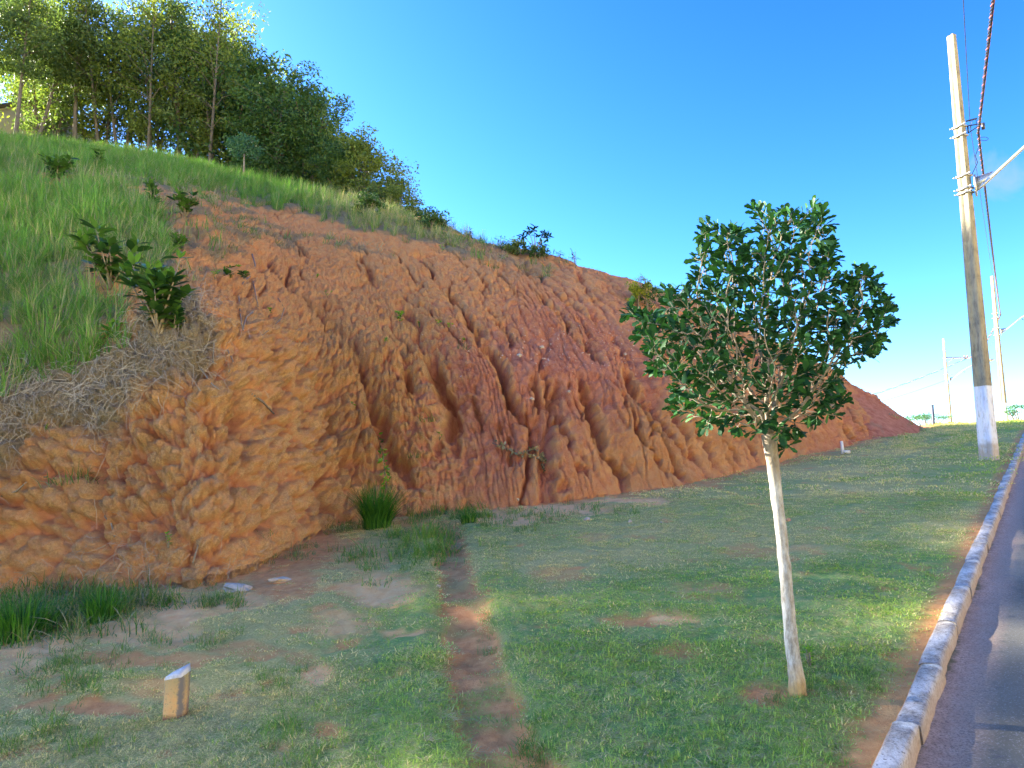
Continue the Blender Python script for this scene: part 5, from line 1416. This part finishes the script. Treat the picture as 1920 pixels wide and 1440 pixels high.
cable('bundled twisted cable hanging between the nearest and second poles', c1, c2, .45, 800, .011, 3)
w1 = at(1819, 236, P1y+.2); w2 = at(1869, 560, D2_)
bk = at(1806, 0, 9.6); bk = w1+(bk-w1)*4.5
cable('thin single wire above the road reaching the nearest pole', w1, bk, .05, 40, .006, name='wire')
cable('thin single wire between the nearest and second poles', w1, w2, .35, 60, .006, name='wire')
c3 = at(1813, 672, D3_-.1)
cable('bundled cable from the second pole to the crossarm of the farthest pole', c2, c3, .5, 60, .02, 2, 1.2, .03)
cable('bundled cable leaving the farthest pole to the left behind the cutting', c3, at(1560, 762, 58), .25, 60, .018, 2, 1.0, .03)
cable('faint thin wire leaving the farthest pole below the bundled cable', at(1776, 712, D3_), at(1560, 775, 58), .2, 40, .010, name='wire')
cable('thin wire from the second pole down to the farthest pole', at(1872, 630, D2_), at(1780, 704, D3_), .3, 40, .008, name='wire')
# loose loops of lead at the nearest bracket
mb = MB(); lp = [c1+Vector((0, 0, -.10))]+[c1+Vector((.10+.08*math.cos(t), 0, -.13+.035*math.sin(t))) for t in np.linspace(3.14, -3.14, 14)]
O_ = Vector(pole1.location); mb.tube([tuple(q-O_) for q in lp], .005, 5)
aa = at(1822, 328, P1y-.1); mb.tube([tuple(c1+Vector((0, 0, -.25))-O_), tuple(at(1829, 292, P1y-.1)-O_), tuple(at(1833, 305, P1y-.1)-O_), tuple(aa-O_)], .007, 5)
mb.tube([tuple(at(1820, 240, P1y)-O_), tuple(at(1824, 222, P1y)-O_), tuple(at(1830, 224, P1y)-O_), tuple(c1-O_)], .005, 5)
link('lead_wire', mb.mesh('lead_wire', M_cab), pole1)

# ================================================================== small built things
def marker_mat():
    m, nt, b = new_mat('marker_paint')
    n1 = tnoise(nt, 24, 6, .7); n2 = tnoise(nt, 70, 4, .7)
    g = N(nt, 'ShaderNodeTexCoord'); sp = N(nt, 'ShaderNodeSeparateXYZ'); nt.links.new(g.outputs['Object'], sp.inputs[0])
    c = mixc(nt, mrange(nt, n1, .3, .7), (.62, .33, .13), (.55, .38, .17))
    zz1 = mmath(nt, 'ADD', sp.outputs[2], mmath(nt, 'MULTIPLY', mmath(nt, 'SUBTRACT', n1, .5), .22))
    c = mixc(nt, mrange(nt, zz1, .10, .24), c, (.34, .28, .14))
    c = mixc(nt, mmath(nt, 'MULTIPLY', mrange(nt, n2, .58, .66), .8), c, (.10, .09, .07))
    xx1 = mmath(nt, 'ADD', sp.outputs[0], mmath(nt, 'MULTIPLY', mmath(nt, 'SUBTRACT', n1, .5), .04))
    c = mixc(nt, mmath(nt, 'MULTIPLY', mrange(nt, xx1, .022, .034), mrange(nt, xx1, .058, .045)), c, (.16, .15, .15))
    c = mixc(nt, mrange(nt, sp.outputs[2], .03, .0), c, (.20, .10, .05))
    setc(nt, b, c); bump(nt, b, n2, .6, .004); return m
mp = hit_ground(328, 1344); mz = float(ground_fields(np.array([mp.x]), np.array([mp.y]))[0][0])
mk = thing('marker_post', 'short ochre painted concrete marker post with a broken grey top on the lawn', 'post', (mp.x, mp.y, mz), rz=0)
mh = (at(328, 1262, mp.y).z-mz); mw = 40/F*mp.y*.88; print('marker', mp, mh, mw)
pr = [(-mw*.5, -mw*.30), (-mw*.44, -mw*.36), (mw*.22, -mw*.40), (mw*.34, -mw*.34), (mw*.5, -mw*.05), (mw*.5, mw*.35), (-mw*.45, mw*.38)]
V = [(x, y, -.06) for x, y in pr]+[(x*1.0+.002, y, mh*.5) for x, y in pr]+[(x*1.02, y*1.02, mh*(.94+.10*(x/mw)+.06*(y/mw)+random.uniform(-.015, .015))) for x, y in pr]
n_ = len(pr); Fc = [((i), (i+1) % n_, n_+(i+1) % n_, n_+i) for i in range(n_)]+[(n_+i, n_+(i+1) % n_, 2*n_+(i+1) % n_, 2*n_+i) for i in range(n_)]
link('shaft', mesh_np('shaft', V, Fc, marker_mat()), mk)
top = np.array(V[2*n_:]); Vt = [tuple(v) for v in top]+[(v[0]*.93, v[1]*.93, v[2]+.012+.035*max(0, (v[0]+v[1])/mw)+random.uniform(0, .006)) for v in top]+[(0, 0, float(top[:, 2].mean())+.022)]
Fc = [((i), (i+1) % n_, n_+(i+1) % n_, n_+i) for i in range(n_)]+[(n_+i, n_+(i+1) % n_, 2*n_) for i in range(n_)]
link('broken_top', mesh_np('broken_top', Vt, Fc, plain('broken_concrete', (.42, .42, .40), (.68, .68, .64), 60, .9, .006)), mk)
# white stake and its fallen piece on the far lawn
M_wst = plain('white_stake_paint', (.62, .56, .46), (.78, .74, .66), 30, .9, .003)
sp_ = hit_ground(1581, 850); st_ = thing('stake', 'little white stake with its footing block on the far lawn near the cutting', 'stake', tuple(sp_))
mb = MB(); mb.prism([(-.03, -.03), (.03, -.03), (.03, .03), (-.03, .03)], -.1, .27, .75, (-.02, 0)); link('shaft', mb.mesh('shaft', M_wst), st_)
mb = MB(); mb.box((.06, -.04, .03), (.13, .09, .07), Matrix.Rotation(.3, 3, 'Z')); link('block', mb.mesh('block', M_wst), st_)
# dark post on the crest
pp = at(1751, 797, 27); mb = MB(); mb.tube([(0, 0, -.4), (0, 0, .72)], .045, 8); mb.tube([(0, 0, .72), (0, 0, .76)], .052, 8)
dp = thing('dark_post', 'thin dark post on the crest at the end of the cutting', 'post', (pp.x, pp.y, pp.z)); link('shaft', mb.mesh('shaft', plain('dark_paint', (.03, .04, .08), (.05, .06, .10), 20, .7, .002), True), dp)
# trees beyond the crest
def far_tree(label, px, py, D, w, h, seed, mat, drop=4.0, n=1500, trunk=True):
    P = at(px, py, D); root = thing('far_tree', label, 'tree', (P.x, P.y, P.z-drop)); r = np.random.default_rng(seed); mb = MB()
    mb.tube([(0, 0, 0), (.05*w, 0, drop*.6), (0, 0, drop+h*.3)], [.10, .08, .05], 6); C = []
    for k in range(16):
        th = r.uniform(0, 6.28); L = w*.5*r.random()**.5; e = (math.cos(th)*L, math.sin(th)*L, drop+h*(.45+.5*math.sqrt(max(0, 1-(L/(w*.5))**2))*r.uniform(.5, 1))); C.append(e)
        mb.tube([(0, 0, drop-.2), (e[0]*.6, e[1]*.6, (drop+e[2])/2), e], [.05, .03, .012], 4, cap=False)
    link('trunk', mb.mesh('trunk', M_trunk, True), root)
    V, Fc, T = leaf_cloud(np.array(C), np.full(16, w*.13), [n//16]*16, .11, r, flat=.45); link('crown', mesh_np('crown', V, Fc, mat, False, {'tone': T}), root)
far_tree('broad grey green treetop showing over the crest at the end of the cutting', 1738, 806, 50, 3.6, 1.2, 201, M_teal)
far_tree('small dark treetop right of the dark crest post', 1777, 806, 52, 2.6, .55, 202, M_f2)
far_tree('thin leaved tree past the second pole at the right edge', 1915, 802, 36, 2.2, 1.3, 203, M_teal, n=900)
# ---- beige house at the far left
hD = 31; a_ = at(62, 262, hD); b__ = at(-260, 250, hD+2); hz0 = a_.z-1.6; hz1 = at(30, 196, hD).z
M_wallp = plain('beige_render', (.48, .40, .33), (.60, .52, .44), 3, .9, .004); M_roof = plain('dark_roof_tile', (.07, .055, .05), (.12, .09, .08), 12, .8, .01)
hh_ = thing('house', 'beige rendered house behind the left end of the hilltop wood', 'house', (a_.x, a_.y, hz0)); L_ = (Vector((b__.x, b__.y, 0))-Vector((a_.x, a_.y, 0))).length
hrot = math.atan2(b__.y-a_.y, b__.x-a_.x); hh_.rotation_euler = (0, 0, hrot); Hh = hz1-hz0
mb = MB(); mb.box((L_/2, -3.5, Hh/2), (L_, 7, Hh)); link('wall', mb.mesh('wall', M_wallp), hh_)
mb = MB(); mb.box((L_/2, -3.5, Hh+.10), (L_+.25, 7.25, .2)); link('roof', mb.mesh('roof', M_roof), hh_)
mb = MB(); mb.box((L_/2, -.0, Hh*.99), (L_+.05, .09, .05)); link('eave_moulding', mb.mesh('eave_moulding', M_wallp), hh_)
